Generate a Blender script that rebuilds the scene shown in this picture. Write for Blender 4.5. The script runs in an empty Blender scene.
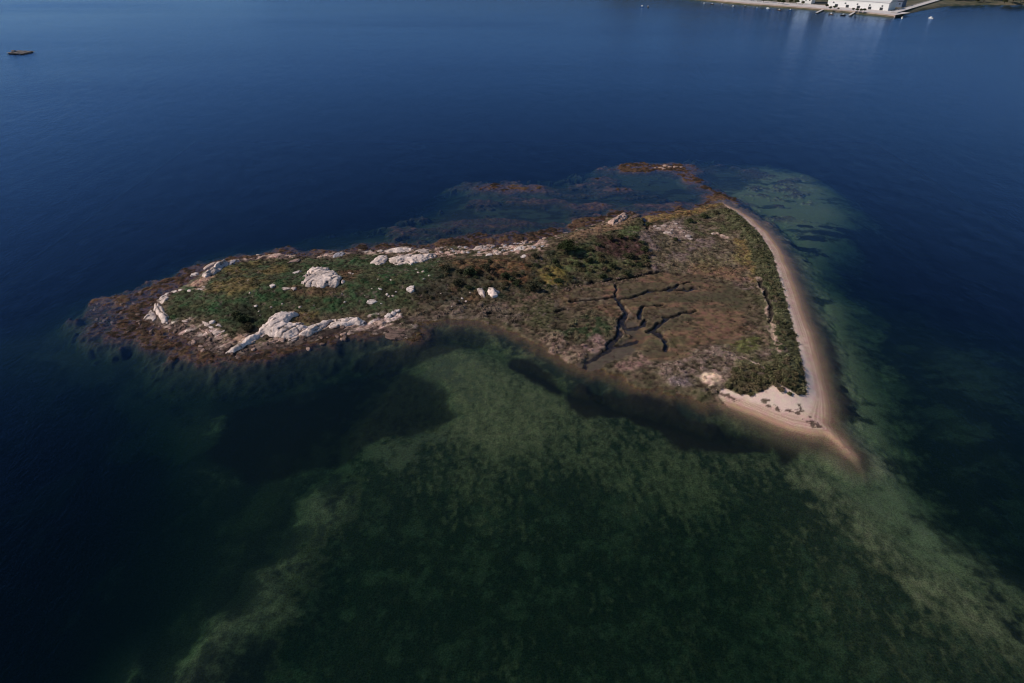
import bpy, math, random
import numpy as np
from mathutils import Vector, Matrix, noise as mnoise

random.seed(7)
RNG = np.random.default_rng(11)
SC = bpy.context.scene
COL = SC.collection

# ------------------------------------------------------------------ camera model (used to survey the photo onto the ground)
CAM_H, PITCH, LENS = 120.0, math.radians(32.0), 24.0
FPX = LENS / 36.0 * 1024.0
cp, sp = math.cos(PITCH), math.sin(PITCH)

def ray(px, py):
    u = (px - 512.0) / FPX
    v = -(py - 341.5) / FPX
    return np.array([u, cp + v * sp, -sp + v * cp])

def flat(px, py, z=0.0):
    d = ray(px, py)
    t = (z - CAM_H) / d[2]
    return d[0] * t, d[1] * t

# ------------------------------------------------------------------ small object helpers
def link(o):
    COL.objects.link(o)
    return o

def tag(o, label=None, cat=None, group=None, kind=None):
    if label: o['label'] = label
    if cat: o['category'] = cat
    if group: o['group'] = group
    if kind: o['kind'] = kind
    return o

def empty(name, loc, rz=0.0):
    o = bpy.data.objects.new(name, None)
    o.location = loc
    o.rotation_euler = (0, 0, rz)
    o.empty_display_size = 0.5
    return link(o)

def mesh_from(name, verts, faces, mat, parent=None, smooth=False):
    me = bpy.data.meshes.new(name)
    me.from_pydata([tuple(v) for v in verts], [], [tuple(f) for f in faces])
    if smooth:
        me.polygons.foreach_set('use_smooth', [True] * len(me.polygons))
    me.materials.append(mat)
    me.update()
    o = link(bpy.data.objects.new(name, me))
    if parent is not None: o.parent = parent
    return o

class MB:
    """collects boxes, prisms, tubes; build() links them as ONE mesh object"""
    def __init__(self): self.v, self.f = [], []
    def box(self, x0, x1, y0, y1, z0, z1):
        b = len(self.v)
        self.v += [(x0,y0,z0),(x1,y0,z0),(x1,y1,z0),(x0,y1,z0),(x0,y0,z1),(x1,y0,z1),(x1,y1,z1),(x0,y1,z1)]
        self.f += [tuple(b+i for i in q) for q in ((0,3,2,1),(4,5,6,7),(0,1,5,4),(1,2,6,5),(2,3,7,6),(3,0,4,7))]
        return self
    def tube(self, p0, p1, r0, r1=None, n=8):
        r1 = r0 if r1 is None else r1
        p0, p1 = Vector(p0), Vector(p1)
        d = (p1 - p0).normalized()
        a = d.orthogonal().normalized(); c = d.cross(a)
        b = len(self.v)
        for k in range(n):
            t = 2*math.pi*k/n
            e = a*math.cos(t) + c*math.sin(t)
            self.v += [tuple(p0 + e*r0), tuple(p1 + e*r1)]
        for k in range(n):
            i, j = b+2*k, b+2*((k+1) % n)
            self.f.append((i, j, j+1, i+1))
        self.f.append(tuple(b+2*k for k in range(n))[::-1]); self.f.append(tuple(b+2*k+1 for k in range(n)))
        return self
    def poly(self, pts):
        b = len(self.v); self.v += [tuple(p) for p in pts]; self.f.append(tuple(range(b, b+len(pts)))); return self
    def build(self, name, mat, parent=None, smooth=False):
        return mesh_from(name, self.v, self.f, mat, parent, smooth)

# ------------------------------------------------------------------ numpy noise
def _hash(ix, iy, seed):
    n = (ix.astype(np.int64) * 374761393 + iy.astype(np.int64) * 668265263 + seed * 974634777) & 0x7fffffff
    n = ((n ^ (n >> 13)) * 1274126177) & 0x7fffffff
    n = (n ^ (n >> 16)) & 0xffff
    return n / 65535.0

def vnoise(x, y, seed=0):
    ix, iy = np.floor(x), np.floor(y)
    fx, fy = x - ix, y - iy
    u = fx*fx*fx*(fx*(fx*6-15)+10); v = fy*fy*fy*(fy*(fy*6-15)+10)
    a = _hash(ix, iy, seed); b = _hash(ix+1, iy, seed); c = _hash(ix, iy+1, seed); d = _hash(ix+1, iy+1, seed)
    return (a*(1-u)+b*u)*(1-v) + (c*(1-u)+d*u)*v

def fbm(x, y, scale, octv=4, seed=0, gain=0.5):
    """0..1, mean .5; scale = size in metres of the biggest blobs"""
    s, amp, tot = 0.0, 1.0, 0.0
    ca, sa = math.cos(0.6), math.sin(0.6)
    x = x/scale + seed*17.3; y = y/scale - seed*9.1
    for k in range(octv):
        s = s + amp*vnoise(x, y, seed*31+k); tot += amp
        x, y = (ca*x - sa*y)*2.03, (sa*x + ca*y)*2.03
        amp *= gain
    return s/tot

def sstep(a, b, x):
    t = np.clip((x-a)/(b-a), 0, 1)
    return t*t*(3-2*t)

# ------------------------------------------------------------------ survey outlines (pixel corners on the water plane)
LAND = [(143,319),(150,306),(165,294),(183,288),(197,277),(215,265),(240,259),(262,257),(275,254),(300,256),(330,254),(345,251),(375,250),(400,248),
 (430,248),(445,247),(470,248),(500,248),(515,246),(535,241),(555,236),(575,230),(600,223),(615,216),(632,214),(645,217),(665,214),(690,209),(708,204),
 (722,203),(737,210),(752,219),(768,233),(781,252),(791,279),(801,306),(811,336),(819,366),(825,396),(829,424),(842,440),(850,452),(840,446),(826,435),(812,434),(790,429),
 (770,421),(750,413),(735,407),(722,404),(705,405),(690,399),(672,393),(655,389),(640,387),(625,381),(612,374),(602,371),(592,374),(578,368),(560,358),(545,350),
 (530,343),(515,334),(500,329),(488,324),(470,321),(450,320),(430,321),(416,324),(420,331),(414,337),(397,338),(380,334),(362,332),(342,333),(322,338),(302,345),
 (280,350),(260,354),(240,356),(222,355),(206,350),(192,343),(178,336),(162,328),(150,323)]
APRON = [(72,318),(85,298),(110,288),(140,281),(165,273),(185,264),(215,255),(245,249),(280,246),(320,246),(345,244),(375,243),(410,241),(440,236),(468,231),
 (500,229),(530,225),(560,222),(588,216),(610,209),(640,210),(668,206),(700,200),(718,192),(735,196),(760,208),(780,228),(792,250),(806,290),(818,320),(830,370),(836,420),
 (866,470),(855,462),(835,446),(800,438),(770,430),(735,418),(700,415),(672,404),(640,396),(610,384),(592,384),(565,368),(540,356),(512,341),(486,329),(450,325),
 (426,326),(424,336),(412,341),(380,341),(350,341),(325,345),(300,353),(280,361),(250,366),(220,366),(190,363),(160,359),(135,350),(110,342),(88,334)]
SHALLOW = {  # name: (polygon, depth, edge softness m)
 'south': ([(425,326),(470,330),(500,340),(540,358),(580,380),(620,400),(700,416),(770,432),(830,446),(862,470),(905,508),(945,545),(1000,574),(1040,586),(1100,760),(225,760),
   (262,660),(300,615),(318,575),(318,540),(345,505),(352,455),(345,425),(375,395),(400,360),(380,345)], 2.1, 9),
 'east': ([(722,190),(760,165),(800,168),(845,190),(866,212),(852,236),(830,258),(832,280),(856,300),(876,345),(893,395),(905,430),(935,520),(1000,575),(900,520),(862,470),(836,440),
   (825,380),(812,320),(795,260),(770,225)], 2.3, 10),
 'north': ([(340,235),(400,225),(430,208),(455,190),(480,176),(530,180),(580,178),(610,165),(650,156),(700,158),(760,165),(800,175),(770,225),(720,205),(640,214),(600,225),(520,244),(440,250),(380,248)], 1.9, 12),
 'west': ([(-20,330),(30,318),(60,300),(90,285),(120,275),(160,265),(200,250),(240,240),(300,236),(360,232),(400,225),(440,250),(350,256),(250,262),(150,318),(180,350),(300,360),(420,335),
   (440,372),(340,372),(260,380),(150,375),(90,362),(40,355),(0,350),(-20,345)], 4.0, 10),
 'sw_a': ([(135,740),(165,668),(190,640),(205,606),(225,600),(243,604),(262,598),(285,603),(245,625),(222,652),(200,740)], 2.1, 3),
 'sw_b': ([(95,740),(112,672),(130,646),(134,660),(125,690),(118,740)], 2.6, 3),
 'sw_c': ([(205,408),(222,402),(228,412),(218,422),(206,420)], 3.0, 3),
 'sw_d': ([(298,492),(318,482),(342,490),(345,512),(325,522),(300,510)], 2.2, 4),
 'sw_e': ([(250,560),(268,556),(290,548),(303,552),(296,564),(278,566),(272,590),(258,588)], 1.9, 3),
 'sw_f': ([(195,455),(215,452),(232,462),(230,468),(205,462)], 3.4, 2.5),
 'southwest': ([(150,740),(180,640),(190,560),(200,470),(190,400),(260,375),(420,340),(480,400),(420,560),(300,740)], 4.6, 14),
 'rightbank': ([(880,320),(930,312),(985,330),(1040,340),(1060,420),(1040,520),(980,540),(930,470),(905,420),(890,370)], 4.3, 16),
}
DARKBED = [  # dense dark weed beds on the shallow floor
 ([(565,388),(580,380),(620,392),(660,398),(700,416),(735,424),(775,436),(770,446),(735,452),(700,448),(675,440),(650,424),(625,414),(590,414),(568,402)], 3.2, 2.5),
 ([(425,326),(470,327),(490,336),(470,345),(440,352),(410,358),(370,362),(350,360),(380,345),(410,341)], 3.4, 4),
 ([(330,372),(400,362),(440,385),(455,410),(430,425),(380,430),(330,455),(250,470),(200,440),(230,400)], 6.5, 5),
 ([(510,352),(540,362),(566,384),(560,392),(535,378),(512,364)], 2.4, 2.5),
 ([(770,432),(800,440),(800,450),(785,462),(778,448)], 2.4, 2.0),
 ([(826,325),(836,345),(846,380),(852,408),(846,412),(838,390),(828,350)], 3.0, 3),
]
# ------------------------------------------------------------------ grids
X0, X1, Y0, Y1 = -215.0, 245.0, 55.0, 465.0
GS = 0.38
nx, ny = int((X1-X0)/GS)+1, int((Y1-Y0)/GS)+1
gx = X0 + np.arange(nx)*GS
gy = Y0 + np.arange(ny)*GS
GX, GY = np.meshgrid(gx, gy)
CGS = 1.0
cnx, cny = int((X1-X0)/CGS)+2, int((Y1-Y0)/CGS)+2
CX, CY = np.meshgrid(X0+np.arange(cnx)*CGS, Y0+np.arange(cny)*CGS)

def up(c, X=GX, Y=GY):
    fx = (X-X0)/CGS; fy = (Y-Y0)/CGS
    ix = np.clip(np.floor(fx).astype(int), 0, cnx-2); iy = np.clip(np.floor(fy).astype(int), 0, cny-2)
    u, v = fx-ix, fy-iy
    return (c[iy,ix]*(1-u)+c[iy,ix+1]*u)*(1-v) + (c[iy+1,ix]*(1-u)+c[iy+1,ix+1]*u)*v

def sdf_xy(P):
    """signed distance on the coarse grid, positive inside"""
    P = np.asarray(P, float)
    d2 = np.full(CX.shape, 1e18); ins = np.zeros(CX.shape, bool)
    for (ax, ay), (bx, by) in zip(P, np.roll(P, -1, axis=0)):
        ex, ey = bx-ax, by-ay
        t = np.clip(((CX-ax)*ex+(CY-ay)*ey)/(ex*ex+ey*ey+1e-12), 0, 1)
        d2 = np.minimum(d2, (CX-ax-t*ex)**2+(CY-ay-t*ey)**2)
        c = ((ay > CY) != (by > CY)) & (CX < (bx-ax)*(CY-ay)/(by-ay+1e-12)+ax)
        ins ^= c
    return np.where(ins, 1, -1)*np.sqrt(d2)

def dline(P, X, Y):
    d2 = np.full(X.shape, 1e18)
    for (ax, ay), (bx, by) in zip(P[:-1], P[1:]):
        ex, ey = bx-ax, by-ay
        t = np.clip(((X-ax)*ex+(Y-ay)*ey)/(ex*ex+ey*ey+1e-12), 0, 1)
        d2 = np.minimum(d2, (X-ax-t*ex)**2+(Y-ay-t*ey)**2)
    return np.sqrt(d2)

# shared noise fields
N40 = fbm(GX, GY, 40, 4, 1); N12 = fbm(GX, GY, 12, 4, 2); N5 = fbm(GX, GY, 5, 4, 3); N2 = fbm(GX, GY, 2.2, 3, 4); N1 = fbm(GX, GY, 1.1, 2, 5)
NW = fbm(GX, GY*0.8, 16, 5, 6, 0.6)
wob = (N12-0.5)*7 + (N5-0.5)*4

sL = up(sdf_xy([flat(*p) for p in LAND]))
sA = up(sdf_xy([flat(*p) for p in APRON]))
# how sandy the shore is: beach along the east side and the south-east spit
BEACH = [(722,202),(735,206),(755,216),(776,234),(797,270),(812,310),(825,350),(834,390),(838,425),(872,478),(862,476),(835,452),(800,446),(765,430),(738,414),(718,398),(722,392),(735,397),
 (752,400),(764,397),(775,391),(790,398),(806,401),(804,380),(797,345),(788,312),(781,285),(772,255),(760,236),(742,219),(726,208)]
sB = up(sdf_xy([flat(*p) for p in BEACH]))
sandy = sstep(-7, 3, sB)

rock_wob = (N5-0.5)*5*(1-sandy) + (N2-.5)*2.0*(1-sandy) + (N12-.5)*1.5
sLw = sL + rock_wob
# ---- sea floor
depth = np.full(GX.shape, 11.0)
for nm, (poly, dp, soft) in SHALLOW.items():
    s = up(sdf_xy([flat(*p) for p in poly]))
    wgt = {'southwest':.6,'sw_a':.5,'sw_b':.5,'sw_c':.35,'sw_d':.6,'sw_e':.5,'sw_f':.35}.get(nm, 1.0)
    k = sstep(-soft*2.6-6, soft*1.2+4, s + (N40-.5)*10*wgt)
    if nm == 'south': dp = 1.5 + 2.3*sstep(165,85,GY)*sstep(75,45,GX)
    depth = depth*(1-k) + np.minimum(depth, dp + (N12-.5)*.5)*k
darkbed = np.zeros(GX.shape)
for poly, dp, soft in DARKBED:
    s = up(sdf_xy([flat(*p) for p in poly]))
    k = sstep(-soft, soft, s + wob*.5)
    depth = depth*(1-k) + np.maximum(depth, dp*.5)*k
    darkbed = np.maximum(darkbed, sstep(-1.4, 1.4, s + (N5-.5)*5 + (N12-.5)*3)*(1 if soft < 4 else .8))
out = np.maximum(-sLw, 0)
slope = 0.16*sandy + 0.20*(1-sandy)
shore_d = 0.02 + out*slope + 0.004*out**2
seaz = -np.minimum(depth, shore_d)
# weedy reefs that lie awash around the land
awash = sstep(-5, 4, sA - 2 + (NW-.5)*20*(1-sandy) + (N5-.5)*5*(1-sandy)) * (1-sandy)
bay = sstep(-34,-20,GX)*sstep(245,232,GY)
awash *= 1-.85*bay
reef_h = 0.06 - .62*sstep(3,26,out) + (N5-.5)*.8 + (N2-.5)*1.1 + (N1-.5)*.5
seaz = seaz*(1-awash) + np.maximum(seaz, reef_h)*awash
REEFS = [((505,187),30,10,.25),((660,168),36,12,.50),((605,178),12,5,.1),((618,189),16,5,.1),((684,173),9,9,.5),((693,180),8,9,.5),((703,188),8,9,.5),((714,195),9,9,.5),((600,205),22,7,.0),((665,204),26,6,.0),((545,201),18,5,-.1),((480,222),25,7,-.05)]
reefm = np.zeros(GX.shape)
for (p, rx, ry, hh) in REEFS:
    cx, cy = flat(*p)
    r = ((GX-cx)/rx)**2 + ((GY-cy)/ry)**2
    k = sstep(1.5, .2, r + (NW-.5)*2.2)
    reefm = np.maximum(reefm, k)
    seaz = np.maximum(seaz, seaz*(1-k) + (hh-.35+(N5-.5)*.9+(N2-.5)*.8)*k)
sNr = up(sdf_xy([flat(*p) for p in SHALLOW['north'][0]]))
nr = sstep(-20, 8, sNr + (NW-.5)*30)*sstep(.54,.66, fbm(GX*.55, GY*1.2, 9, 5, 73, .65))*(1-sandy)
seaz = np.maximum(seaz, seaz*(1-nr) + (-.75+(N5-.5)*1.1+(N2-.5)*.9)*nr)
reefm = np.maximum(reefm, nr*.9)
# ---- the land
rise = 0.10 + 0.9*(1-np.exp(-np.maximum(sLw,0)/4.0))
land = rise.copy()
HILLS = [((225,300),26,13,1.6),((290,296),34,13,2.6),((365,292),30,13,1.9),((430,282),26,13,2.3),((500,272),26,14,2.6),((560,258),20,13,3.0),((600,248),22,12,3.4),((635,244),16,11,2.2),
 ((270,325),14,6,.9),((760,375),22,12,1.0),((725,375),18,12,.5),((775,388),14,8,1.1)]
for (p, rx, ry, hh) in HILLS:
    cx, cy = flat(*p)
    land += hh*np.exp(-((GX-cx)/rx)**2 - ((GY-cy)/ry)**2)*sstep(0, 9, sLw)
DUNE = [flat(*p) for p in [(730,214),(750,236),(762,258),(771,288),(778,318),(784,350),(788,380),(790,394)]]
dd = dline(DUNE, CX, CY); dDune = up(dd)
land += .75*np.exp(-(dDune/5.0)**2)*sstep(0,5,sLw)
MARSH = [(560,300),(575,290),(605,284),(640,279),(668,270),(690,275),(735,285),(752,305),(748,330),(728,345),(700,350),(672,365),(640,385),(610,380),(590,378),(583,360),(575,335),(560,315)]
sM = up(sdf_xy([flat(*p) for p in MARSH]))
mk = sstep(-5, 4, sM + wob*.4)
land = land*(1-mk) + (0.62 + (N12-.5)*.25)*mk
# creeks cut into the marsh
wv = .85 + .5*fbm(GX, GY, 9, 3, 71)
def chaikin(P, n=3):
    for _ in range(n):
        Q = [P[0]]
        for a, b in zip(P[:-1], P[1:]):
            Q += [(a[0]*.75+b[0]*.25, a[1]*.75+b[1]*.25), (a[0]*.25+b[0]*.75, a[1]*.25+b[1]*.75)]
        P = Q + [P[-1]]
    return P
MX = GX + (fbm(GX,GY,4.5,3,74)-.5)*3.2; MY = GY + (fbm(GX,GY,4.5,3,75)-.5)*3.2
def C1(L): return [flat(570+x/6.827, 260+y/6.827) for x, y in L]
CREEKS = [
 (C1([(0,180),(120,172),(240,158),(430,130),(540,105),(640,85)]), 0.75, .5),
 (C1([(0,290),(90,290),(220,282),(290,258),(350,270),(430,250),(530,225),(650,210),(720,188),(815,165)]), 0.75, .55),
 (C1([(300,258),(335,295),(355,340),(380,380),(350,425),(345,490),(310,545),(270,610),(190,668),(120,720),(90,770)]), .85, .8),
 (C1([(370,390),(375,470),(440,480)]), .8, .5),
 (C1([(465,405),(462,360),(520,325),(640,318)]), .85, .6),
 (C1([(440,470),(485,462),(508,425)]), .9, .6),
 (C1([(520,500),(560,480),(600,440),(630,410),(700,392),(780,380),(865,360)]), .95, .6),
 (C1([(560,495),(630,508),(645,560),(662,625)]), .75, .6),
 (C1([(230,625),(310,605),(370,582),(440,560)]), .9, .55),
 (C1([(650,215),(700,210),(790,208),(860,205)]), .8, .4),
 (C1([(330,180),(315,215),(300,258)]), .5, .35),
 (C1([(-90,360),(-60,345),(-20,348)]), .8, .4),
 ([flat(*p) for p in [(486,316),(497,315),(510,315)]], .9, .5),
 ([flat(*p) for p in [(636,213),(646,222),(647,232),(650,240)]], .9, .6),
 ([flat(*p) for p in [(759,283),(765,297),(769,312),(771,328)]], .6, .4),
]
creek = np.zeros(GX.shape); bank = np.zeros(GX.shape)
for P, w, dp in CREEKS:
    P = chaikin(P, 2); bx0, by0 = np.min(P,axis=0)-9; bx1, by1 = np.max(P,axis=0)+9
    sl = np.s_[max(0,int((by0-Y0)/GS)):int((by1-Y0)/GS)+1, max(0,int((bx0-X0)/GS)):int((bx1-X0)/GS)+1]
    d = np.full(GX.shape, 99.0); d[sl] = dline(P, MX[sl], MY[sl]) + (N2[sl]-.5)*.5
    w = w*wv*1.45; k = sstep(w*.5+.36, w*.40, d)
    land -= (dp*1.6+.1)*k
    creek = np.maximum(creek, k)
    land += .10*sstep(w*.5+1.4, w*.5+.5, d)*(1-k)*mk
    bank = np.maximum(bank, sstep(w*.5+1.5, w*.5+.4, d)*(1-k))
MUD = C1([(395,450),(440,490),(480,520),(450,565),(380,605),(300,645),(200,690),(110,740)])
kmud = sstep(3.9, 2.2, dline(MUD, GX, GY) + (N5-.5)*4)*(1-creek)
land = land*(1-kmud) + (0.10+(N2-.5)*.12)*kmud
# tussocky surface, smoother on beach and mud
tuss = (1-sandy)*(1-.8*kmud)*(1-.55*mk)
land += ((N2-.5)*.55 + (N1-.5)*.45 + (N5-.5)*.7)*tuss*sstep(1.0,5,sLw)
land += ((N5-.5)*.12+(N2-.5)*.05)*sandy
TONGUE = [(826,436),(836,431),(846,437),(857,449),(868,466),(876,484),(870,486),(860,473),(848,460),(836,449)]
sT = up(sdf_xy([flat(*p) for p in TONGUE]))
kT = sstep(-.2, 1.6, sT - .5 + (N5-.5)*1.5)
seaz = seaz*(1-kT) + np.maximum(seaz, -.10-1.3*sstep(146,126,GY))*kT
isl = sstep(-.6, .6, sLw)
Z = seaz*(1-isl) + np.maximum(land, .03-.06*creek)*isl

def hz(x, y):
    fx = (x-X0)/GS; fy = (y-Y0)/GS
    ix = int(min(max(fx,0),nx-2)); iy = int(min(max(fy,0),ny-2)); u, v = fx-ix, fy-iy
    return float((Z[iy,ix]*(1-u)+Z[iy,ix+1]*u)*(1-v)+(Z[iy+1,ix]*(1-u)+Z[iy+1,ix+1]*u)*v)

def at(px, py):
    """where the sight line through a photo pixel meets the ground"""
    d = ray(px, py)
    t = (9.0-CAM_H)/d[2]; step = .35
    while True:
        x, y, z = d[0]*t, d[1]*t, CAM_H+d[2]*t
        h = max(hz(x, y), 0.0)
        if z <= h: return x, y, h
        t += max(step, (z-h)*.5)

# ------------------------------------------------------------------ ground colours (albedo of what grows or lies there; creek floors also carry painted bank shade)
col = np.zeros(GX.shape+(3,))
mot = np.full(GX.shape, .5)
def paint(k, c, m=None):
    global col, mot
    k = np.clip(k, 0, 1)
    col = col*(1-k[...,None]) + np.array(c)*k[...,None]
    if m is not None: mot = mot*(1-k) + m*k

# sea floor
def edge(P, soft, w, seed=41):
    return sstep(-soft, soft, up(sdf_xy([flat(*p) for p in P])) + (NW-.5)*w + (N5-.5)*w*.6 + (N2-.5)*w*.45 + (N1-.5)*w*.3)
streak = fbm(GX*1.0+GY*.10, GY*.35, 1.3, 3, 51)
blotch = fbm(GX, GY*.8, 3.6, 4, 52, .65)
col[:] = (.019,.023,.016)
mot[:] = .7
paint(sstep(.50,.66,NW)*.5, (.045,.050,.030))
kS = edge(SHALLOW['south'][0], 4, 22)
cover = .40 + .75*sstep(165,105,GY) + .5*sstep(-5,-45,GX)*sstep(195,150,GY) + (fbm(GX,GY,24,4,21)-.5)*.9
band = edge([(790,425),(862,462),(905,505),(1000,570),(1080,605),(1080,700),(1000,655),(920,600),(840,525),(800,470)], 7, 14)
cover = cover*(1-.75*band)
near = edge([(470,330),(520,350),(570,390),(610,420),(700,445),(790,450),(760,500),(640,500),(560,470),(470,440),(430,400),(440,350)], 9, 16)
cover = np.clip(cover - .22*near + (blotch-.5)*.5 + (streak-.5)*.7 + (N1-.5)*.5, 0, 1)
clump = fbm(GX*1.1, GY*.7, .95, 2, 53)
cover = np.clip(cover + .26*sstep(.36,.64,clump) - .06, 0, 1)
paint(kS, (.118,.115,.060), .8); paint(kS*band, (.165,.152,.088), .8); paint(kS*cover, (.013,.021,.010), .9)
paint(kS*cover*sstep(.50,.78,blotch+(N1-.5)*.25)*sstep(150,110,GY)*.6, (.045,.060,.032), .9)
for nm, g, w in (('sw_a',.9,6),('sw_b',.6,5),('sw_c',.7,5),('sw_d',.8,9),('sw_e',.9,6),('sw_f',.45,6)):
    paint(edge(SHALLOW[nm][0], 1.5, w)*g*np.clip(.5+2.0*(blotch-.5)+.7*(N2-.5)+.6*(N1-.5),0,1), (.105,.108,.062), .9)
paint(edge([(330,372),(400,352),(450,345),(470,400),(420,440),(330,470),(310,440)],5,30)*sstep(.45,.62,blotch*.6+NW*.4)*.8, (.070,.075,.045), .8)
kE = edge(SHALLOW['east'][0], 9, 20)
paint(kE, (.185,.170,.110), .6)
stripes = fbm(GX*.45+GY*.1, GY*1.3, 9, 4, 23)
paint(kE*sstep(.56,.68,stripes*.7+blotch*.3)*.9, (.022,.026,.016), .8)
kN = edge(SHALLOW['north'][0], 16, 34)*(1-kE)
paint(kN, (.050,.053,.035), .7)
paint(kN*sstep(.42,.56,stripes*.6+N5*.4), (.022,.021,.014), .8)
kW = edge(SHALLOW['west'][0], 6, 26)*(1-kN)*.6
paint(kW*sstep(.46,.62,stripes*.5+NW*.5), (.050,.048,.034), .8)
kR = edge(SHALLOW['rightbank'][0], 12, 30)
paint(kR*sstep(.46,.66,fbm(GX*.6+GY*.5,GY*1.1-GX*.3,7,5,29,.68))*.55, (.070,.075,.056), .8)
paint(darkbed*.95, (.014,.012,.008), .4)
# black weed lumps off the north-east beach
for p, rx, ry in [((812,244),5,2.5),((800,243),4,2),((818,247),4,2.3),((805,257),3.5,2),((816,233),8,2.4),((835,228),9,2.5),((825,222),11,1.8),((848,223),7,2),((790,241),4,3),((795,262),2,1.5),((852,404),1.8,2.6),((856,410),2,1.6),((845,385),1.2,1.5),((760,213),7,3),((742,205),5,4)]:
    cx, cy = flat(*p); r = ((GX-cx)/rx)**2+((GY-cy)/ry)**2
    paint(sstep(1.3,.6,r+(N5-.5)*2.6+(N2-.5)*2.0)*.95, (.012,.014,.012))
# brown wrack on awash rock
wr = np.maximum(awash, reefm)
paint(wr*sstep(-2.2,-1.0,Z), (.030,.026,.016), .9)
top = sstep(-.75,-.20,Z + (N1-.5)*.7 + (N5-.5)*.5)
paint(wr*top, (.085,.046,.026), .9)
paint(wr*sstep(-1.6,-.5,Z)*sstep(.46,.58,N1*.35+N2*.4+N5*.25), (.022,.016,.012), .9)
paint(wr*sstep(.52,.66,N12*.6+N2*.4)*top*.7, (.115,.066,.040), .9)
# shallow fringe turns rusty
paint((1-sandy)*sstep(-1.3,-.1,Z)*sstep(9,2,out)*(GX > -40)*(GY < 260)*(1-darkbed), (.072,.047,.024), .6)
paint(sandy*sstep(-2.6,-.9,Z), (.085,.062,.038), .5)
paint(sandy*sstep(-.75,-.05,Z), (.20,.125,.075), .4)
paint(kT*sstep(-2,.0,Z), (.27,.17,.11), .25)

onland = isl*sstep(.0,.25,sLw)
def reg(poly, soft=3.0, w=1.0):
    return sstep(-soft, soft, up(sdf_xy([at(*p)[:2] for p in poly])) + wob*(w+.35) + (N2-.5)*3.0)*onland*(.45+.55*sstep(.36,.56,N2*.45+N5*.3+N1*.25))
# base: dry brown-olive turf
paint(onland, (.075,.056,.034), .7)
paint(onland*sstep(.45,.6,N5), (.058,.052,.026), .7)
paint(onland*sstep(.56,.7,N12*.6+N2*.4), (.095,.060,.042), .7)
# rocky margin of the western half, brown wrack and grey-pink stone
west = sstep(-20, -45, GX)
paint(onland*west*sstep(5.5,2.5,sLw), (.080,.055,.045), .9)
paint(onland*west*sstep(5.0,2.0,sLw)*sstep(.5,.62,N2*.6+N5*.4), (.03,.021,.018), .9)
paint(onland*west*sstep(6,3,sLw)*sstep(.6,.7,N5*.5+N2*.5), (.22,.16,.13), .8)
th = .62; AU = GX*math.cos(th)+GY*math.sin(th); AV = -GX*math.sin(th)+GY*math.cos(th)
strata = fbm(AU*.28, AV, 2.0, 4, 76, .6)
rk = reg([(150,320),(170,324),(196,318),(225,333),(252,331),(262,338),(330,325),(400,311),(406,326),(380,332),(322,338),(290,346),(240,354),(205,345),(170,332)],2)
paint(rk*sstep(.46,.56,strata), (.30,.205,.165), .9); paint(rk*sstep(.60,.68,strata), (.52,.41,.36), .8); paint(rk*sstep(.40,.33,strata), (.035,.024,.02), .8)
nk = reg([(186,290),(200,276),(235,259),(262,255),(300,255),(350,251),(440,247),(500,247),(545,240),(550,246),(500,256),(440,254),(350,255),(262,260),(215,272),(200,288)],1.5)
paint(nk*sstep(.50,.58,strata*.5+N2*.5), (.32,.22,.175), .9)
G1 = [(168,300),(185,288),(215,270),(245,262),(300,262),(370,256),(440,262),(455,275),(430,290),(410,305),(385,310),(345,315),(325,316),(290,308),(262,330),(235,332),(215,322),(190,315),(168,318)]
g = reg(G1)
paint(g, (.042,.060,.027), .7)
paint(g*sstep(.46,.6,N5*.6+N12*.4), (.058,.056,.026), .7)
paint(g*sstep(.54,.68,N2*.5+N5*.5), (.026,.052,.020), .7)
paint(reg([(205,280),(240,264),(272,258),(285,268),(262,290),(225,300),(205,295)],3)*sstep(.35,.6,N5), (.090,.066,.026), .6)
paint(reg([(225,312),(245,300),(262,312),(258,330),(238,330)],3), (.022,.026,.014), .8)
paint(reg([(290,288),(345,285),(350,290),(320,295),(296,295)],1.5,.4)*.65, (.100,.050,.030), .6)
paint(reg([(338,268),(358,272),(352,284),(344,278)],1.5,.4)*.7, (.10,.045,.028), .6)
paint(reg([(292,312),(318,312),(312,324),(294,324)],1.5,.4)*.7, (.10,.065,.026), .6)
G2 = [(420,290),(445,262),(480,258),(520,262),(545,258),(540,280),(500,300),(455,300),(425,302)]
g = reg(G2); paint(g, (.050,.043,.026), .9); paint(g*sstep(.5,.62,N2*.5+N5*.5), (.026,.034,.018), .9); paint(g*sstep(.58,.7,N12), (.10,.060,.030), .8)
paint(reg([(478,268),(495,262),(535,265),(545,275),(520,285),(485,285)],2)*sstep(.35,.6,N5), (.095,.048,.024), .8)
paint(reg([(415,290),(440,285),(455,300),(430,304)],2), (.040,.036,.024), .8)
G3 = [(540,258),(575,248),(620,230),(650,240),(660,265),(620,278),(575,285),(545,290),(530,285)]
g = reg(G3,2); paint(g, (.060,.055,.026), .9); paint(g*sstep(.5,.62,N2*.4+N5*.6), (.028,.032,.018), .9)
paint(reg([(538,270),(560,266),(565,280),(545,284)],2), (.115,.085,.026), .7)
paint(reg([(575,252),(600,250),(628,262),(600,272),(570,268)],2)*sstep(.3,.55,N5), (.070,.075,.030), .8)
paint(reg([(600,240),(625,236),(640,245),(640,255),(610,256),(598,250)],2), (.060,.032,.026), .8)
paint(reg([(622,226),(640,226),(640,235),(622,236)],1.5,.4), (.060,.072,.028), .8)
paint(reg([(560,240),(580,232),(600,224),(620,216),(634,216),(632,224),(600,232),(575,240)],2), (.130,.080,.048), .6)
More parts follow.
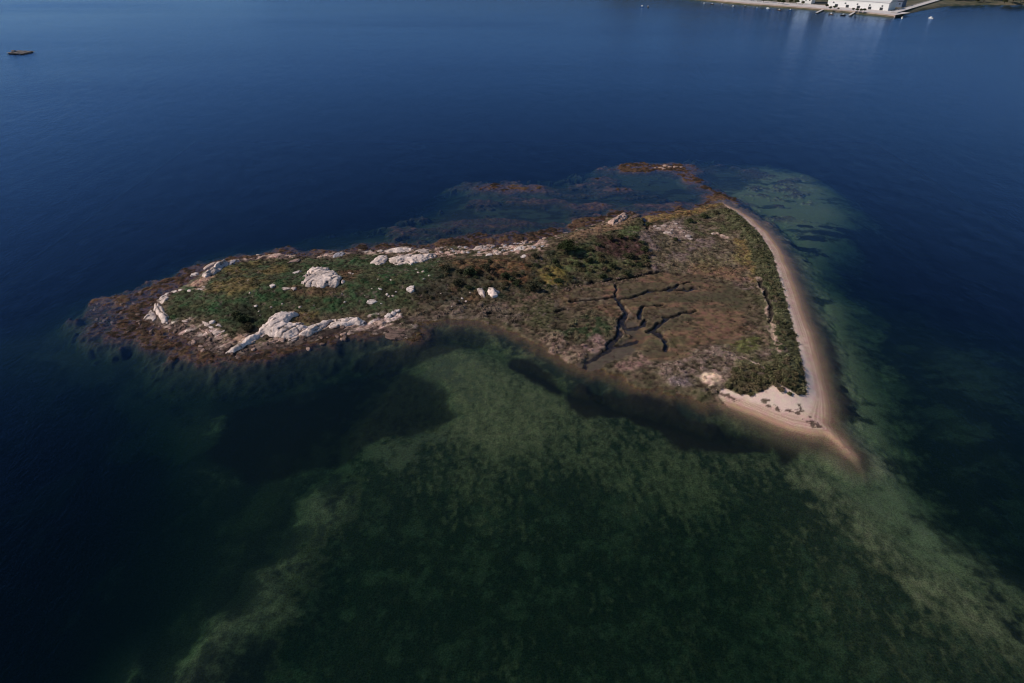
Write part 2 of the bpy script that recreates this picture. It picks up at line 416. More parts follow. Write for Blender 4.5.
# marsh
paint(mk*onland, (.074,.052,.032), .35)
paint(mk*onland*sstep(.5,.62,N12), (.096,.058,.033), .35)
paint(mk*onland*sstep(.52,.66,fbm(GX*.5,GY*1.4,8,4,27)), (.075,.058,.034), .35)
paint(reg([(663,335),(690,332),(700,345),(682,355),(668,350)],2,.4), (.085,.060,.022), .3)
paint(reg([(670,297),(712,290),(716,300),(690,310),(668,315)],2,.5)*.8, (.072,.054,.036), .3)
paint(reg([(560,320),(590,312),(612,322),(618,338),(600,352),(575,345),(556,335)],2), (.078,.062,.036), 1.0)
paint(reg([(560,328),(590,318),(606,330),(590,342),(562,342)],2)*sstep(.45,.6,N2*.6+N5*.4), (.040,.052,.024), 1.0)
paint(reg([(578,346),(600,338),(612,345),(600,358),(582,352)],1.5,.4), (.150,.095,.080), .9)
paint(reg([(530,325),(560,335),(590,352),(600,362),(575,365),(545,350)],2), (.120,.082,.058), 1.0)
paint(reg([(615,365),(640,352),(665,352),(650,365),(625,372)],2,.4), (.150,.090,.070), .8)
paint(reg([(425,312),(500,306),(530,318),(525,330),(490,320),(430,320)],2), (.095,.070,.052), 1.0)
g = reg([(650,365),(690,348),(740,342),(765,350),(780,380),(740,392),(700,388),(660,385)],3); paint(g, (.095,.070,.050), 1.0); paint(g*sstep(.46,.6,N2), (.130,.092,.072), 1.0)
paint(reg([(665,375),(690,372),(694,388),(672,388)],1.5,.4), (.110,.082,.078), 1.0)
paint(reg([(728,342),(755,338),(762,348),(740,354),(726,350)],2,.4), (.075,.072,.026), .8)
g = reg([(722,385),(730,365),(755,358),(795,365),(805,400),(790,400),(772,390),(755,400),(735,396)],1.5,.4); paint(g, (.075,.066,.034), 1.0)
# north-east grassland
g = reg([(645,232),(690,215),(725,205),(750,225),(768,260),(774,295),(750,290),(700,280),(660,270)],3)
paint(g, (.092,.070,.044), .7); paint(g*sstep(.48,.62,N5*.5+N12*.5), (.115,.080,.070), .7)
paint(reg([(690,215),(722,208),(742,225),(735,238),(700,236),(685,228)],2)*sstep(.35,.55,N5), (.058,.056,.026), .8)
paint(reg([(730,236),(755,240),(765,265),(755,282),(740,262)],2), (.110,.076,.030), .6)
paint(reg([(690,262),(745,268),(740,282),(690,276)],3), (.120,.070,.042), .4)
paint(reg([(690,258),(740,252),(745,262),(700,270)],3)*.5, (.10,.085,.035), .6)
paint(reg([(655,226),(668,222),(690,230),(690,240),(672,238),(658,234)],1.5,.5)*sstep(.48,.58,N2*.5+N5*.5), (.17,.12,.095), .6)
paint(reg([(712,232),(730,236),(728,242),(714,238)],1.2,.3)*sstep(.4,.55,N2), (.32,.22,.17), .5)
paint(reg([(640,216),(690,210),(722,200),(722,205),(690,216),(650,221)],1.5,.4), (.120,.075,.030), .5)
# dune scrub strip, path behind it
paint(onland*sstep(6.2,3.2,dDune+(N2-.5)*3)*(1-sstep(2.0,3.5,sB)), (.066,.064,.032), 1.0)
PATH = [at(*p)[:2] for p in [(758,278),(763,292),(768,308),(772,325),(775,340),(780,352)]]
paint(onland*sstep(1.2,.4,dline(PATH,GX,GY)+(N2-.5)*2.6), (.27,.19,.14), .6)
paint(onland*sstep(.5,.2,dline([at(*p)[:2] for p in [(742,357),(752,362),(760,366),(768,372)]],GX,GY)+(N2-.5)*1.2), (.34,.25,.19), .5)
# mud and creeks
paint(bank*mk*onland*.6*sstep(.35,.6,N2), (.120,.092,.070), .6)
pool = reg([(672,284),(705,280),(716,288),(700,296),(676,296)],2)*sstep(.45,.6,N5); paint(pool*.7, (.050,.042,.034), .2)
paint(reg([(662,300),(700,298),(702,312),(675,318),(660,312)],2)*.6, (.062,.050,.034), .3)
paint(kmud*onland, (.080,.062,.046), .15)
paint(creek*onland*.95, (.024,.019,.015), .3)  # creek mud painted near-black, the shadow of the banks put into its colour
# sand
sandk = sstep(-.35,.35, sB + (N2-.5)*1.6*sstep(2.5,1.0,dDune-2)) * sstep(-.15,.02,Z)
paint(sandk, (.58,.40,.31), .22)
wetz = sstep(.55,.22,Z+(N5-.5)*.12)
paint(sandk*wetz, (.36,.225,.145), .2)
paint(sandk*sstep(.10,-.03,Z), (.25,.155,.095), .2)
for zb, wb, ab, cb in ((.80,.05,.55,(.38,.25,.19)),(.66,.045,.75,(.33,.20,.145)),(.52,.05,.6,(.36,.215,.15)),(.36,.04,.7,(.30,.175,.115))):
    paint(sandk*ab*sstep(wb*1.6,wb*.5,np.abs(Z-zb-(N5-.5)*.16-(N12-.5)*.12))*sstep(.25,.5,N2*.5+N5*.5), cb, .4)
paint(sandk*sstep(.85,1.15,Z+(N2-.5)*.4), (.64,.48,.39), .3)
for P in ([(766,399),(772,404),(782,410),(792,412),(799,408)],[(762,398),(772,409),(785,413)],[(800,404),(802,409),(798,414)],[(810,418),(816,424),(822,429)],[(806,422),(815,428),(820,432)],[(720,392),(730,398),(740,402)]):
    paint(sandk*.9*sstep(.45,.05,dline([at(*p)[:2] for p in P],GX,GY)+(N1-.5)*2.6+(N2-.5)*1.2), (.075,.05,.036), .6)
k = sstep(1.2,.7,((GX-at(711,378)[0])/3.3)**2+((GY-at(711,378)[1])/2.7)**2+(N2-.5)*.8); paint(k*sstep(.3,.5,N2), (.40,.29,.21), .3)
k = sstep(1.2,.7,((GX-at(712,387)[0])/1.2)**2+((GY-at(712,387)[1])/1.0)**2+(N2-.5)*.8); paint(k*sstep(.3,.5,N1), (.36,.26,.19), .3)
# pink earth slope in the north-west
paint(reg([(190,285),(208,273),(212,280),(205,290),(195,290)],1,.3)*.85, (.26,.16,.115), .5)
paint(reg([(224,338),(240,332),(246,338),(236,346),(224,346)],1,.3)*.7, (.28,.17,.12), .6)

basin = reg([(600,286),(640,280),(668,273),(700,276),(738,288),(748,305),(745,325),(728,342),(700,346),(672,362),(650,360),(632,342),(640,320),(625,302),(605,301)],1.5,.5)
paint(basin*.75, (.078,.060,.033), .3); paint(basin*.8*sstep(.48,.6,fbm(GX*.5,GY*1.3,10,4,28)), (.128,.070,.042), .3); paint(basin*.7*sstep(.52,.64,fbm(GX*.6,GY*1.3,7,4,30)), (.056,.048,.026), .3)
paint(creek*onland*.95, (.024,.019,.015), .3)  # same darkened creek floors with bank shade, laid back over the basin colours
fine = 1.08 + ((N1-.5)*1.4 + (N2-.5)*.9)*onland*(1-sandk)*(1-.7*kmud)*(1-.6*basin)
col *= np.clip(fine, .35, 1.8)[...,None]
lum = col.mean(-1); bst = np.clip((lum/.062)**.35, .6, 1.22); landk = onland*(1-sandk)*(1-kmud)
col *= (1-landk+landk*bst*1.10)[...,None]
speck = onland*(1-sandk)*(1-kmud)*(1-.6*mk)*sstep(.66,.78,fbm(GX,GY,1.0,2,61)*.6+fbm(GX,GY,6,3,62)*.4)
paint(speck*.6, (.20,.14,.115))

# ------------------------------------------------------------------ materials
def nt(name):
    m = bpy.data.materials.new(name); m.use_nodes = True
    t = m.node_tree; t.nodes.clear()
    o = t.nodes.new('ShaderNodeOutputMaterial')
    return m, t, o
def N(t, kind, **kw):
    n = t.nodes.new(kind)
    for k, v in kw.items():
        if k in n.inputs: n.inputs[k].default_value = v
        else: setattr(n, k, v)
    return n

def mat_ground(name='ground_mix', attr='Col', detail=(.55,1.5), bump=.5, spec=.15):
    m, t, o = nt(name)
    a = N(t, 'ShaderNodeAttribute', attribute_name=attr)
    geo = N(t, 'ShaderNodeNewGeometry')
    n1 = N(t, 'ShaderNodeTexNoise', Scale=2.6, Detail=5.0, Roughness=.68); t.links.new(geo.outputs['Position'], n1.inputs['Vector'])
    r = N(t, 'ShaderNodeMapRange'); r.inputs['From Min'].default_value=.3; r.inputs['From Max'].default_value=.7
    r.inputs['To Min'].default_value=detail[0]; r.inputs['To Max'].default_value=detail[1]; t.links.new(n1.outputs['Fac'], r.inputs['Value'])
    mx = N(t, 'ShaderNodeMix', data_type='FLOAT'); mx.inputs['A'].default_value = 1.0
    t.links.new(a.outputs['Alpha'], mx.inputs['Factor']); t.links.new(r.outputs['Result'], mx.inputs['B'])
    n2 = N(t, 'ShaderNodeTexNoise', Scale=.55, Detail=3.0); t.links.new(geo.outputs['Position'], n2.inputs['Vector'])
    hs = N(t, 'ShaderNodeHueSaturation')
    r2 = N(t, 'ShaderNodeMapRange'); r2.inputs['From Min'].default_value=.3; r2.inputs['From Max'].default_value=.7; r2.inputs['To Min'].default_value=.475; r2.inputs['To Max'].default_value=.525
    t.links.new(n2.outputs['Fac'], r2.inputs['Value']); t.links.new(r2.outputs['Result'], hs.inputs['Hue'])
    t.links.new(a.outputs['Color'], hs.inputs['Color']); t.links.new(mx.outputs['Result'], hs.inputs['Value'])
    b = N(t, 'ShaderNodeBsdfPrincipled', Roughness=.9); b.inputs['Specular IOR Level'].default_value = spec
    t.links.new(hs.outputs['Color'], b.inputs['Base Color'])
    bp = N(t, 'ShaderNodeBump', Strength=bump, Distance=.25); t.links.new(n1.outputs['Fac'], bp.inputs['Height']); t.links.new(bp.outputs['Normal'], b.inputs['Normal'])
    t.links.new(b.outputs['BSDF'], o.inputs['Surface'])
    return m

def mat_plain(name, c, rough=.8, var=.25, scale=3.0, spec=.3, metal=0.0):
    m, t, o = nt(name)
    co = N(t, 'ShaderNodeTexCoord')
    n1 = N(t, 'ShaderNodeTexNoise', Scale=scale, Detail=6.0, Roughness=.65); t.links.new(co.outputs['Object'], n1.inputs['Vector'])
    r = N(t, 'ShaderNodeMapRange'); r.inputs['From Min'].default_value=.3; r.inputs['From Max'].default_value=.7; r.inputs['To Min'].default_value=1-var; r.inputs['To Max'].default_value=1+var*.6
    t.links.new(n1.outputs['Fac'], r.inputs['Value'])
    hs = N(t, 'ShaderNodeHueSaturation', Color=(*c,1)); t.links.new(r.outputs['Result'], hs.inputs['Value'])
    b = N(t, 'ShaderNodeBsdfPrincipled', Roughness=rough, Metallic=metal); b.inputs['Specular IOR Level'].default_value = spec
    t.links.new(hs.outputs['Color'], b.inputs['Base Color'])
    bp = N(t, 'ShaderNodeBump', Strength=.25, Distance=.05); t.links.new(n1.outputs['Fac'], bp.inputs['Height']); t.links.new(bp.outputs['Normal'], b.inputs['Normal'])
    t.links.new(b.outputs['BSDF'], o.inputs['Surface'])
    return m

def mat_rock(name, c, stain=(.30,.20,.16), dark=(.10,.08,.07)):
    m, t, o = nt(name)
    geo = N(t, 'ShaderNodeNewGeometry')
    def noise(s, d=5.0, r=.6):
        n = N(t, 'ShaderNodeTexNoise', Scale=s, Detail=d, Roughness=r); t.links.new(geo.outputs['Position'], n.inputs['Vector']); return n
    def ramp(src, a, b):
        r = N(t, 'ShaderNodeMapRange'); r.inputs['From Min'].default_value=a; r.inputs['From Max'].default_value=b; t.links.new(src, r.inputs['Value']); return r.outputs['Result']
    def mix(f, A, B):
        x = N(t, 'ShaderNodeMix', data_type='RGBA'); t.links.new(f, x.inputs['Factor'])
        for s, v in (('A',A),('B',B)):
            if isinstance(v, tuple): x.inputs[6 if s=='A' else 7].default_value = (*v,1)
            else: t.links.new(v, x.inputs[6 if s=='A' else 7])
        return x.outputs[2]
    n1 = noise(1.1); n2 = noise(5.0,6.0,.7); n3 = noise(.5,3.0)
    c1 = mix(ramp(n1.outputs['Fac'],.52,.72), c, stain)
    c2 = mix(ramp(n2.outputs['Fac'],.60,.74), c1, dark)
    c3 = mix(ramp(n3.outputs['Fac'],.35,.7), c2, tuple(v*.86 for v in c))
    co = N(t, 'ShaderNodeTexCoord'); oi = N(t, 'ShaderNodeObjectInfo')
    nd = N(t, 'ShaderNodeTexNoise', Scale=.8, Detail=3.0); t.links.new(co.outputs['Object'], nd.inputs['Vector'])
    vm = N(t, 'ShaderNodeVectorMath', operation='MULTIPLY_ADD'); vm.inputs[1].default_value = (.9,.9,.9); t.links.new(nd.outputs['Color'], vm.inputs[0]); t.links.new(co.outputs['Object'], vm.inputs[2])
    mp = N(t, 'ShaderNodeMapping'); mp.inputs['Scale'].default_value = (.14,.55,.2); mp.inputs['Rotation'].default_value = (0,0,.35); t.links.new(vm.outputs[0], mp.inputs['Vector'])
    vo = N(t, 'ShaderNodeTexVoronoi', feature='DISTANCE_TO_EDGE', Scale=.85); t.links.new(mp.outputs['Vector'], vo.inputs['Vector'])
    c2 = mix(ramp(vo.outputs['Distance'], .010, .045), dark, c2)
    b = N(t, 'ShaderNodeBsdfPrincipled', Roughness=.88); b.inputs['Specular IOR Level'].default_value = .2
    t.links.new(c3 if False else c2, b.inputs['Base Color'])
    bp = N(t, 'ShaderNodeBump', Strength=.6, Distance=.2); t.links.new(n2.outputs['Fac'], bp.inputs['Height']); t.links.new(bp.outputs['Normal'], b.inputs['Normal'])
    t.links.new(b.outputs['BSDF'], o.inputs['Surface'])
    return m

M_GROUND = mat_ground()
M_SEABED = mat_ground('seabed_mix', 'Col', (.25,1.85), .4, .1)
M_PLANT = mat_ground('leaves_mix', 'Col', (.6,1.4), .0, .1)
M_ROCK = mat_rock('pale_granite', (.55,.43,.37), (.34,.23,.18))
M_ROCKW = mat_rock('white_granite', (.68,.57,.51), (.50,.38,.32))
M_ROCKP = mat_rock('pink_granite', (.36,.24,.19), (.2,.12,.09))
M_ROCKG = mat_rock('grey_granite', (.36,.34,.36))
M_ROCKB = mat_rock('weedy_granite', (.16,.105,.085), (.07,.045,.03), (.03,.022,.018))

def mat_water():
    m, t, o = nt('sea_water')
    geo = N(t, 'ShaderNodeNewGeometry')
    def noise(s, d, r, sc=(1,1,1), rot=0.0):
        mp = N(t, 'ShaderNodeMapping'); mp.inputs['Scale'].default_value = sc; mp.inputs['Rotation'].default_value = (0,0,rot)
        t.links.new(geo.outputs['Position'], mp.inputs['Vector'])
        n = N(t, 'ShaderNodeTexNoise', Scale=s, Detail=d, Roughness=r); t.links.new(mp.outputs['Vector'], n.inputs['Vector']); return n.outputs['Fac']
    w1 = noise(.9, 4.0, .62, (1,.45,1), .5)
    w2 = noise(.11, 2.0, .5, (1,.5,1), .3)
    ad = N(t, 'ShaderNodeMath', operation='MULTIPLY_ADD'); ad.inputs[1].default_value = 1.3
    t.links.new(w2, ad.inputs[0]); t.links.new(w1, ad.inputs[2])
    bp = N(t, 'ShaderNodeBump', Strength=1.0, Distance=.15); t.links.new(ad.outputs[0], bp.inputs['Height'])
    # smoother lanes and ruffled patches on the open water
    lane = noise(.007, 6.0, .62, (.22,1.0,1), .05)
    rr = N(t, 'ShaderNodeMapRange'); rr.inputs['From Min'].default_value=.35; rr.inputs['From Max'].default_value=.65; rr.inputs['To Min'].default_value=.03; rr.inputs['To Max'].default_value=.17
    t.links.new(lane, rr.inputs['Value'])
    gl = N(t, 'ShaderNodeBsdfGlossy', distribution='GGX'); gl.inputs['Color'].default_value = (.41,.60,.94,1)
    t.links.new(rr.outputs['Result'], gl.inputs['Roughness']); t.links.new(bp.outputs['Normal'], gl.inputs['Normal'])
    tr = N(t, 'ShaderNodeBsdfTransparent')
    dt = N(t, 'ShaderNodeVectorMath', operation='DOT_PRODUCT'); t.links.new(bp.outputs['Normal'], dt.inputs[0]); t.links.new(geo.outputs['Incoming'], dt.inputs[1])
    def mth(op, a, b=None):
        n = N(t, 'ShaderNodeMath', operation=op)
        for i, v in enumerate((a, b)):
            if v is None: continue
            if isinstance(v, (int, float)): n.inputs[i].default_value = v
            else: t.links.new(v, n.inputs[i])
        return n.outputs[0]
    om = mth('SUBTRACT', 1.0, mth('MINIMUM', mth('ABSOLUTE', dt.outputs['Value']), 1.0))
    fres = mth('MULTIPLY_ADD', mth('POWER', om, 5.0), .98); fres.node.inputs[2].default_value = .02
    mx = N(t, 'ShaderNodeMixShader'); t.links.new(fres, mx.inputs['Fac']); t.links.new(tr.outputs['BSDF'], mx.inputs[1]); t.links.new(gl.outputs['BSDF'], mx.inputs[2])
    t.links.new(mx.outputs['Shader'], o.inputs['Surface'])
    va = N(t, 'ShaderNodeVolumeAbsorption', Density=.24); va.inputs['Color'].default_value = (.42,.655,.53,1)
    t.links.new(va.outputs['Volume'], o.inputs['Volume'])
    return m
M_WATER = mat_water()

# ------------------------------------------------------------------ terrain meshes (one grid, split by what it is)
alpha = mot
fz = .25*(Z[:-1,:-1]+Z[1:,:-1]+Z[:-1,1:]+Z[1:,1:])
fsand = sandk[:-1,:-1] > .5
fland = (onland[:-1,:-1] > .5) & (fz > .0)
fmud = (kmud[:-1,:-1] > .5) & fland
cls = np.zeros(fz.shape, int)            # 0 sea floor, 1 turf, 2 beach, 3 mud
cls[fland] = 1; cls[fmud] = 3; cls[fsand] = 2
idx = np.arange(nx*ny).reshape(ny, nx)
quads = np.stack([idx[:-1,:-1], idx[:-1,1:], idx[1:,1:], idx[1:,:-1]], -1)
VALL = np.stack([GX, GY, Z], -1).reshape(-1,3)
CALL = np.concatenate([col, alpha[...,None]], -1).reshape(-1,4)

def grid_mesh(name, V, Q, C, mat, smooth=True):
    me = bpy.data.meshes.new(name)
    me.vertices.add(len(V)); me.vertices.foreach_set('co', V.astype(np.float32).ravel())
    k = Q.shape[1]
    me.loops.add(Q.size); me.loops.foreach_set('vertex_index', Q.astype(np.int32).ravel())
    me.polygons.add(len(Q)); me.polygons.foreach_set('loop_start', np.arange(0, Q.size, k, dtype=np.int32))
    if smooth: me.polygons.foreach_set('use_smooth', np.ones(len(Q), bool))
    me.update(calc_edges=True)
    a = me.color_attributes.new('Col', 'FLOAT_COLOR', 'POINT'); a.data.foreach_set('color', C.astype(np.float32).ravel())
    me.materials.append(mat); me.validate()
    return link(bpy.data.objects.new(name, me))

for c, nm in ((0,'seabed'),(1,'island_ground'),(2,'beach'),(3,'mudflat')):
    q = quads[cls == c]
    u, inv = np.unique(q, return_inverse=True)
    o = grid_mesh(nm, VALL[u], inv.reshape(-1,4), CALL[u], M_SEABED if c == 0 else M_GROUND)
    tag(o, kind='structure')

# deep floor beyond the surveyed shoals, and the sea itself
M_DEEP = mat_plain('deep_floor', (.05,.05,.035))
db = MB()
db.box(-4200, 4200, -600, 5200, -15.5, -15.0)
tag(db.build('deep_seabed', M_DEEP), kind='structure')
w = MB(); w.box(-4000, 4000, -500, 5000, -14.6, 0.0)
tag(w.build('sea_water', M_WATER), kind='structure')

# ------------------------------------------------------------------ vegetation
def leaf_cards(n, rx, ry, rz, size, seed, flatness=.35, shell=.55):
    """n little leaf faces through an ellipsoid dome: centre, normal jittered outward"""
    r = np.random.default_rng(seed)
    d = r.normal(size=(n,3)); d[:,2] = np.abs(d[:,2]); d /= np.linalg.norm(d,axis=1)[:,None]
    rad = shell + (1-shell)*r.random(n)**.6
    lump = 1 + .28*np.sin(d[:,0]*4.1+seed)*np.cos(d[:,1]*3.7+seed*1.7)
    p = d*(rad*lump)[:,None]*np.array([rx,ry,rz])
    nrm = d + r.normal(size=(n,3))*flatness*1.6
    nrm /= np.linalg.norm(nrm,axis=1)[:,None]
    t = np.cross(nrm, r.normal(size=(n,3))); t /= np.linalg.norm(t,axis=1)[:,None]
    b = np.cross(nrm, t)
    s = size*(.6+.8*r.random(n))[:,None]
    return np.stack([p-t*s, p+b*s*.55, p+t*s, p-b*s*.55], 1)   # n,4,3

def tuft_field(name, label, cat, pts, colour_fn, size, n, leaf, hfac, grp=None):
    """pts: (k,3) -> one merged mesh of small tufts"""
    k = len(pts)
    base = [leaf_cards(n, 1, 1, 1, leaf, 900+s, .5, .3) for s in range(12)]
    r = np.random.default_rng(5)
    sel = r.integers(0, 12, k)
    cards = np.stack(base)[sel]                          # k,n,4,3
    s = size*(.5+.9*r.random(k))
    sc = np.stack([s, s, s*hfac*(.7+.6*r.random(k))], -1)
    cards = cards*sc[:,None,None,:] + pts[:,None,None,:]
    c = colour_fn(pts)                                   # k,3
    jit = (.72+.6*r.random((k,1)))
    lj = (.8+.4*r.random((k,n,1)))
    cc = (c*jit)[:,None,:]*lj
    cc = np.concatenate([cc, np.full(cc.shape[:2]+(1,), .2)], -1)
    cc = np.repeat(cc[:,:,None,:], 4, 2).reshape(-1,4)
    V = cards.reshape(-1,3); Q = np.arange(len(V)).reshape(-1,4)
    o = grid_mesh(name, V, Q, cc, M_PLANT, smooth=False)
    return tag(o, label, cat, grp, 'stuff')

def sample_cells(mask, dens, seed):
    """random points on cells where mask (0..1) * dens per m2"""
    r = np.random.default_rng(seed)
    p = np.clip(mask*dens*GS*GS, 0, 1)
    iy, ix = np.nonzero(r.random(mask.shape) < p)
    ox, oy = r.random(len(ix))*GS, r.random(len(ix))*GS
    z = Z[iy, ix]
    return np.stack([gx[ix]+ox-GS/2, gy[iy]+oy-GS/2, z-.05], -1), iy, ix

def colour_at(pts):
    ix = np.clip(np.round((pts[:,0]-X0)/GS).astype(int),0,nx-1); iy = np.clip(np.round((pts[:,1]-Y0)/GS).astype(int),0,ny-1)
    return col[iy,ix]

green = col[...,1] > col[...,0]*.93
dry = onland*(1-sandk)*(1-creek)*(1-kmud)*(Z > .35)
pts, _, _ = sample_cells(dry*green*sstep(2,5,sLw), 2.0, 31)
tuft_field('grass', 'green turf and bramble covering the western half of the island', 'grass', pts, lambda p: colour_at(p)*1.15, .42, 12, .36, .55)
pts, _, _ = sample_cells(dry*(~green)*(1-mk*.6)*(1-.93*basin)*sstep(1.5,4,sLw), 1.3, 33)
tuft_field('low_scrub', 'brown and olive low scrub covering the middle of the island', 'scrub', pts, lambda p: colour_at(p)*1.15, .48, 12, .36, .6)
scr = sstep(.85,.97,mot)*dry*(1-basin)
pts, _, _ = sample_cells(scr, .55, 35)
tuft_field('saltmarsh_scrub', 'pinkish grey saltmarsh bushes packed around the muddy creek', 'scrub', pts, lambda p: colour_at(p)*1.35, .75, 22, .30, .75)

wk = np.maximum(awash, reefm)*sstep(-.5,-.2,Z)*sstep(.5,.2,Z)*(1-onland*.5)
pts, _, _ = sample_cells(wk, .8, 37)
pts[:,2] = np.maximum(pts[:,2], -.45)
tuft_field('seaweed', 'brown wrack matted over the awash rocks round the western tip and north shore', 'seaweed', pts, lambda p: colour_at(p)*.9 + np.array((.016,.008,.004)), .7, 12, .36, .22)

# individual shrubs -------------------------------------------------
def bush_mesh(name, rx, rz, n, leaf, c, seed, lumps=5):
    r = np.random.default_rng(seed)
    cards, cols = [], []
    for k in range(lumps):
        a = 2*math.pi*(k/lumps)+r.random()
        off = 0 if k == 0 else rx*(.35+.3*r.random())
        ctr = np.array([off*math.cos(a), off*math.sin(a), rz*(.15+.3*r.random() if k else .4)])
        q = leaf_cards(n//lumps, rx*(.45+.25*r.random()), rx*(.45+.25*r.random()), rz*(.45+.2*r.random()), leaf, seed*13+k, .55, .35)
        cards.append(q + ctr)
        tone = (.65+.7*r.random())
        cols.append(np.array(c)*tone*(.75+.5*r.random((n//lumps,1))))
    V = np.concatenate(cards).reshape(-1,3); cc = np.concatenate(cols)
    cc = np.repeat(np.concatenate([cc, np.full((len(cc),1),.2)],1)[:,None,:],4,1).reshape(-1,4)
    me = grid_mesh(name, V, np.arange(len(V)).reshape(-1,4), cc, M_PLANT, smooth=False)
    return me

M_BARK = mat_plain('bark', (.09,.065,.045), .9, .3, 6)
def stem_mesh(name, h, seed, rad=.09, limbs=5, spread=.6):
    r = random.Random(seed); b = MB()
    b.tube((0,0,-.3),(0,0,h*.45), rad, rad*.7, 6)
    for k in range(limbs):
        a = 2*math.pi*k/limbs + r.random(); z0 = h*(.15+.28*r.random())
        b.tube((0,0,z0),(math.cos(a)*h*spread, math.sin(a)*h*spread, h*(.55+.3*r.random())), rad*.55, rad*.2, 5)
    return b.build(name, M_BARK)

def make_bush(name, rx, h, n, leaf, c, seed, lumps=5):
    root = empty(name, (0,0,0))
    f = bush_mesh('foliage', rx, h, n, leaf, c, seed, lumps); f.parent = root
    s = stem_mesh('stem', h, seed, .06*h, 5, rx/h*.5); s.parent = root
    return root

def copy_tree(o, parent=None):
    c = o.copy(); COL.objects.link(c)
    c.parent = parent
    for ch in o.children: copy_tree(ch, c)
    return c

used = set()
def put(proto, p, s, label, cat, group=None, rz=None, dz=0.0):
    o = proto if proto.name not in used else copy_tree(proto)
    used.add(proto.name); used.add(o.name)
    x, y, z = p
    o.location = (x, y, z+dz); o.scale = (s, s, s*random.uniform(.85,1.15))
    o.rotation_euler = (0,0, random.uniform(0,6.28) if rz is None else rz)
    for k in ('label','category','group'):
        if k in o: del o[k]
    tag(o, label, cat, group)
    return o

# dune hedge
hedge = [make_bush('dune_shrub', 1.55, 1.15, 420, .22, c, 40+i, 6) for i, c in enumerate([(.105,.100,.050),(.135,.115,.062),(.085,.092,.044),(.155,.120,.072)])]
DP = [(730,209),(742,218),(754,229),(763,241),(770,254),(776,268),(780,283),(784,298),(788,314),(791,330),(794,346),(797,362),(799,378),(801,392)]
def along(P, step):
    Q = [np.array(at(*p)) for p in P]; out_, acc = [Q[0]], 0
    for a, b in zip(Q[:-1], Q[1:]):
        L = np.linalg.norm(b-a); n = max(1, int(L/step))
        out_ += [a+(b-a)*k/n for k in range(1, n+1)]
    return out_
row = along(DP, 2.3)
for i, p in enumerate(row):
    f = i/len(row)
    for k in range(1 if f < .35 else 2):
        x, y = p[0] - 2.3 - (.3+1.5*random.random()) - 1.5*k*random.random() - .9*k, p[1]+random.uniform(-.9,.9)
        edge = k == 0
        if random.random() < (.22 if k == 0 else .62): continue
        put(random.choice(hedge), (x,y,hz(x,y)), random.uniform(.38,.85)*(.75+.3*f),
            'green dune shrub at the edge of the sandy beach' if edge else 'green dune shrub in the second row behind the sandy beach', 'shrub', 'shrubs along the top of the beach')
# south-east thicket
thick = [make_bush('thicket_shrub', 1.5, 1.3, 420, .24, c, 60+i, 6) for i, c in enumerate([(.120,.100,.050),(.100,.094,.044),(.140,.108,.060)])]
tp = up(sdf_xy([at(*p)[:2] for p in [(724,388),(732,370),(752,366),(772,368),(795,372),(803,397),(786,397),(772,387),(756,397),(740,396)]]))
r = random.Random(3); placed = []
ys, xs = np.nonzero(tp > .6); order = list(range(len(xs))); r.shuffle(order)
for j in order:
    x, y = gx[xs[j]], gy[ys[j]]
    if all((x-a)**2+(y-b)**2 > 1.9**2 for a, b in placed):
        placed.append((x,y))
        if len(placed) > 62: break
for x, y in placed:
    put(r.choice(thick), (x,y,hz(x,y)), r.uniform(.5,.9), 'olive shrub packed in the thicket above the pale sand of the south-east corner', 'shrub', 'shrubs of the south-east thicket')

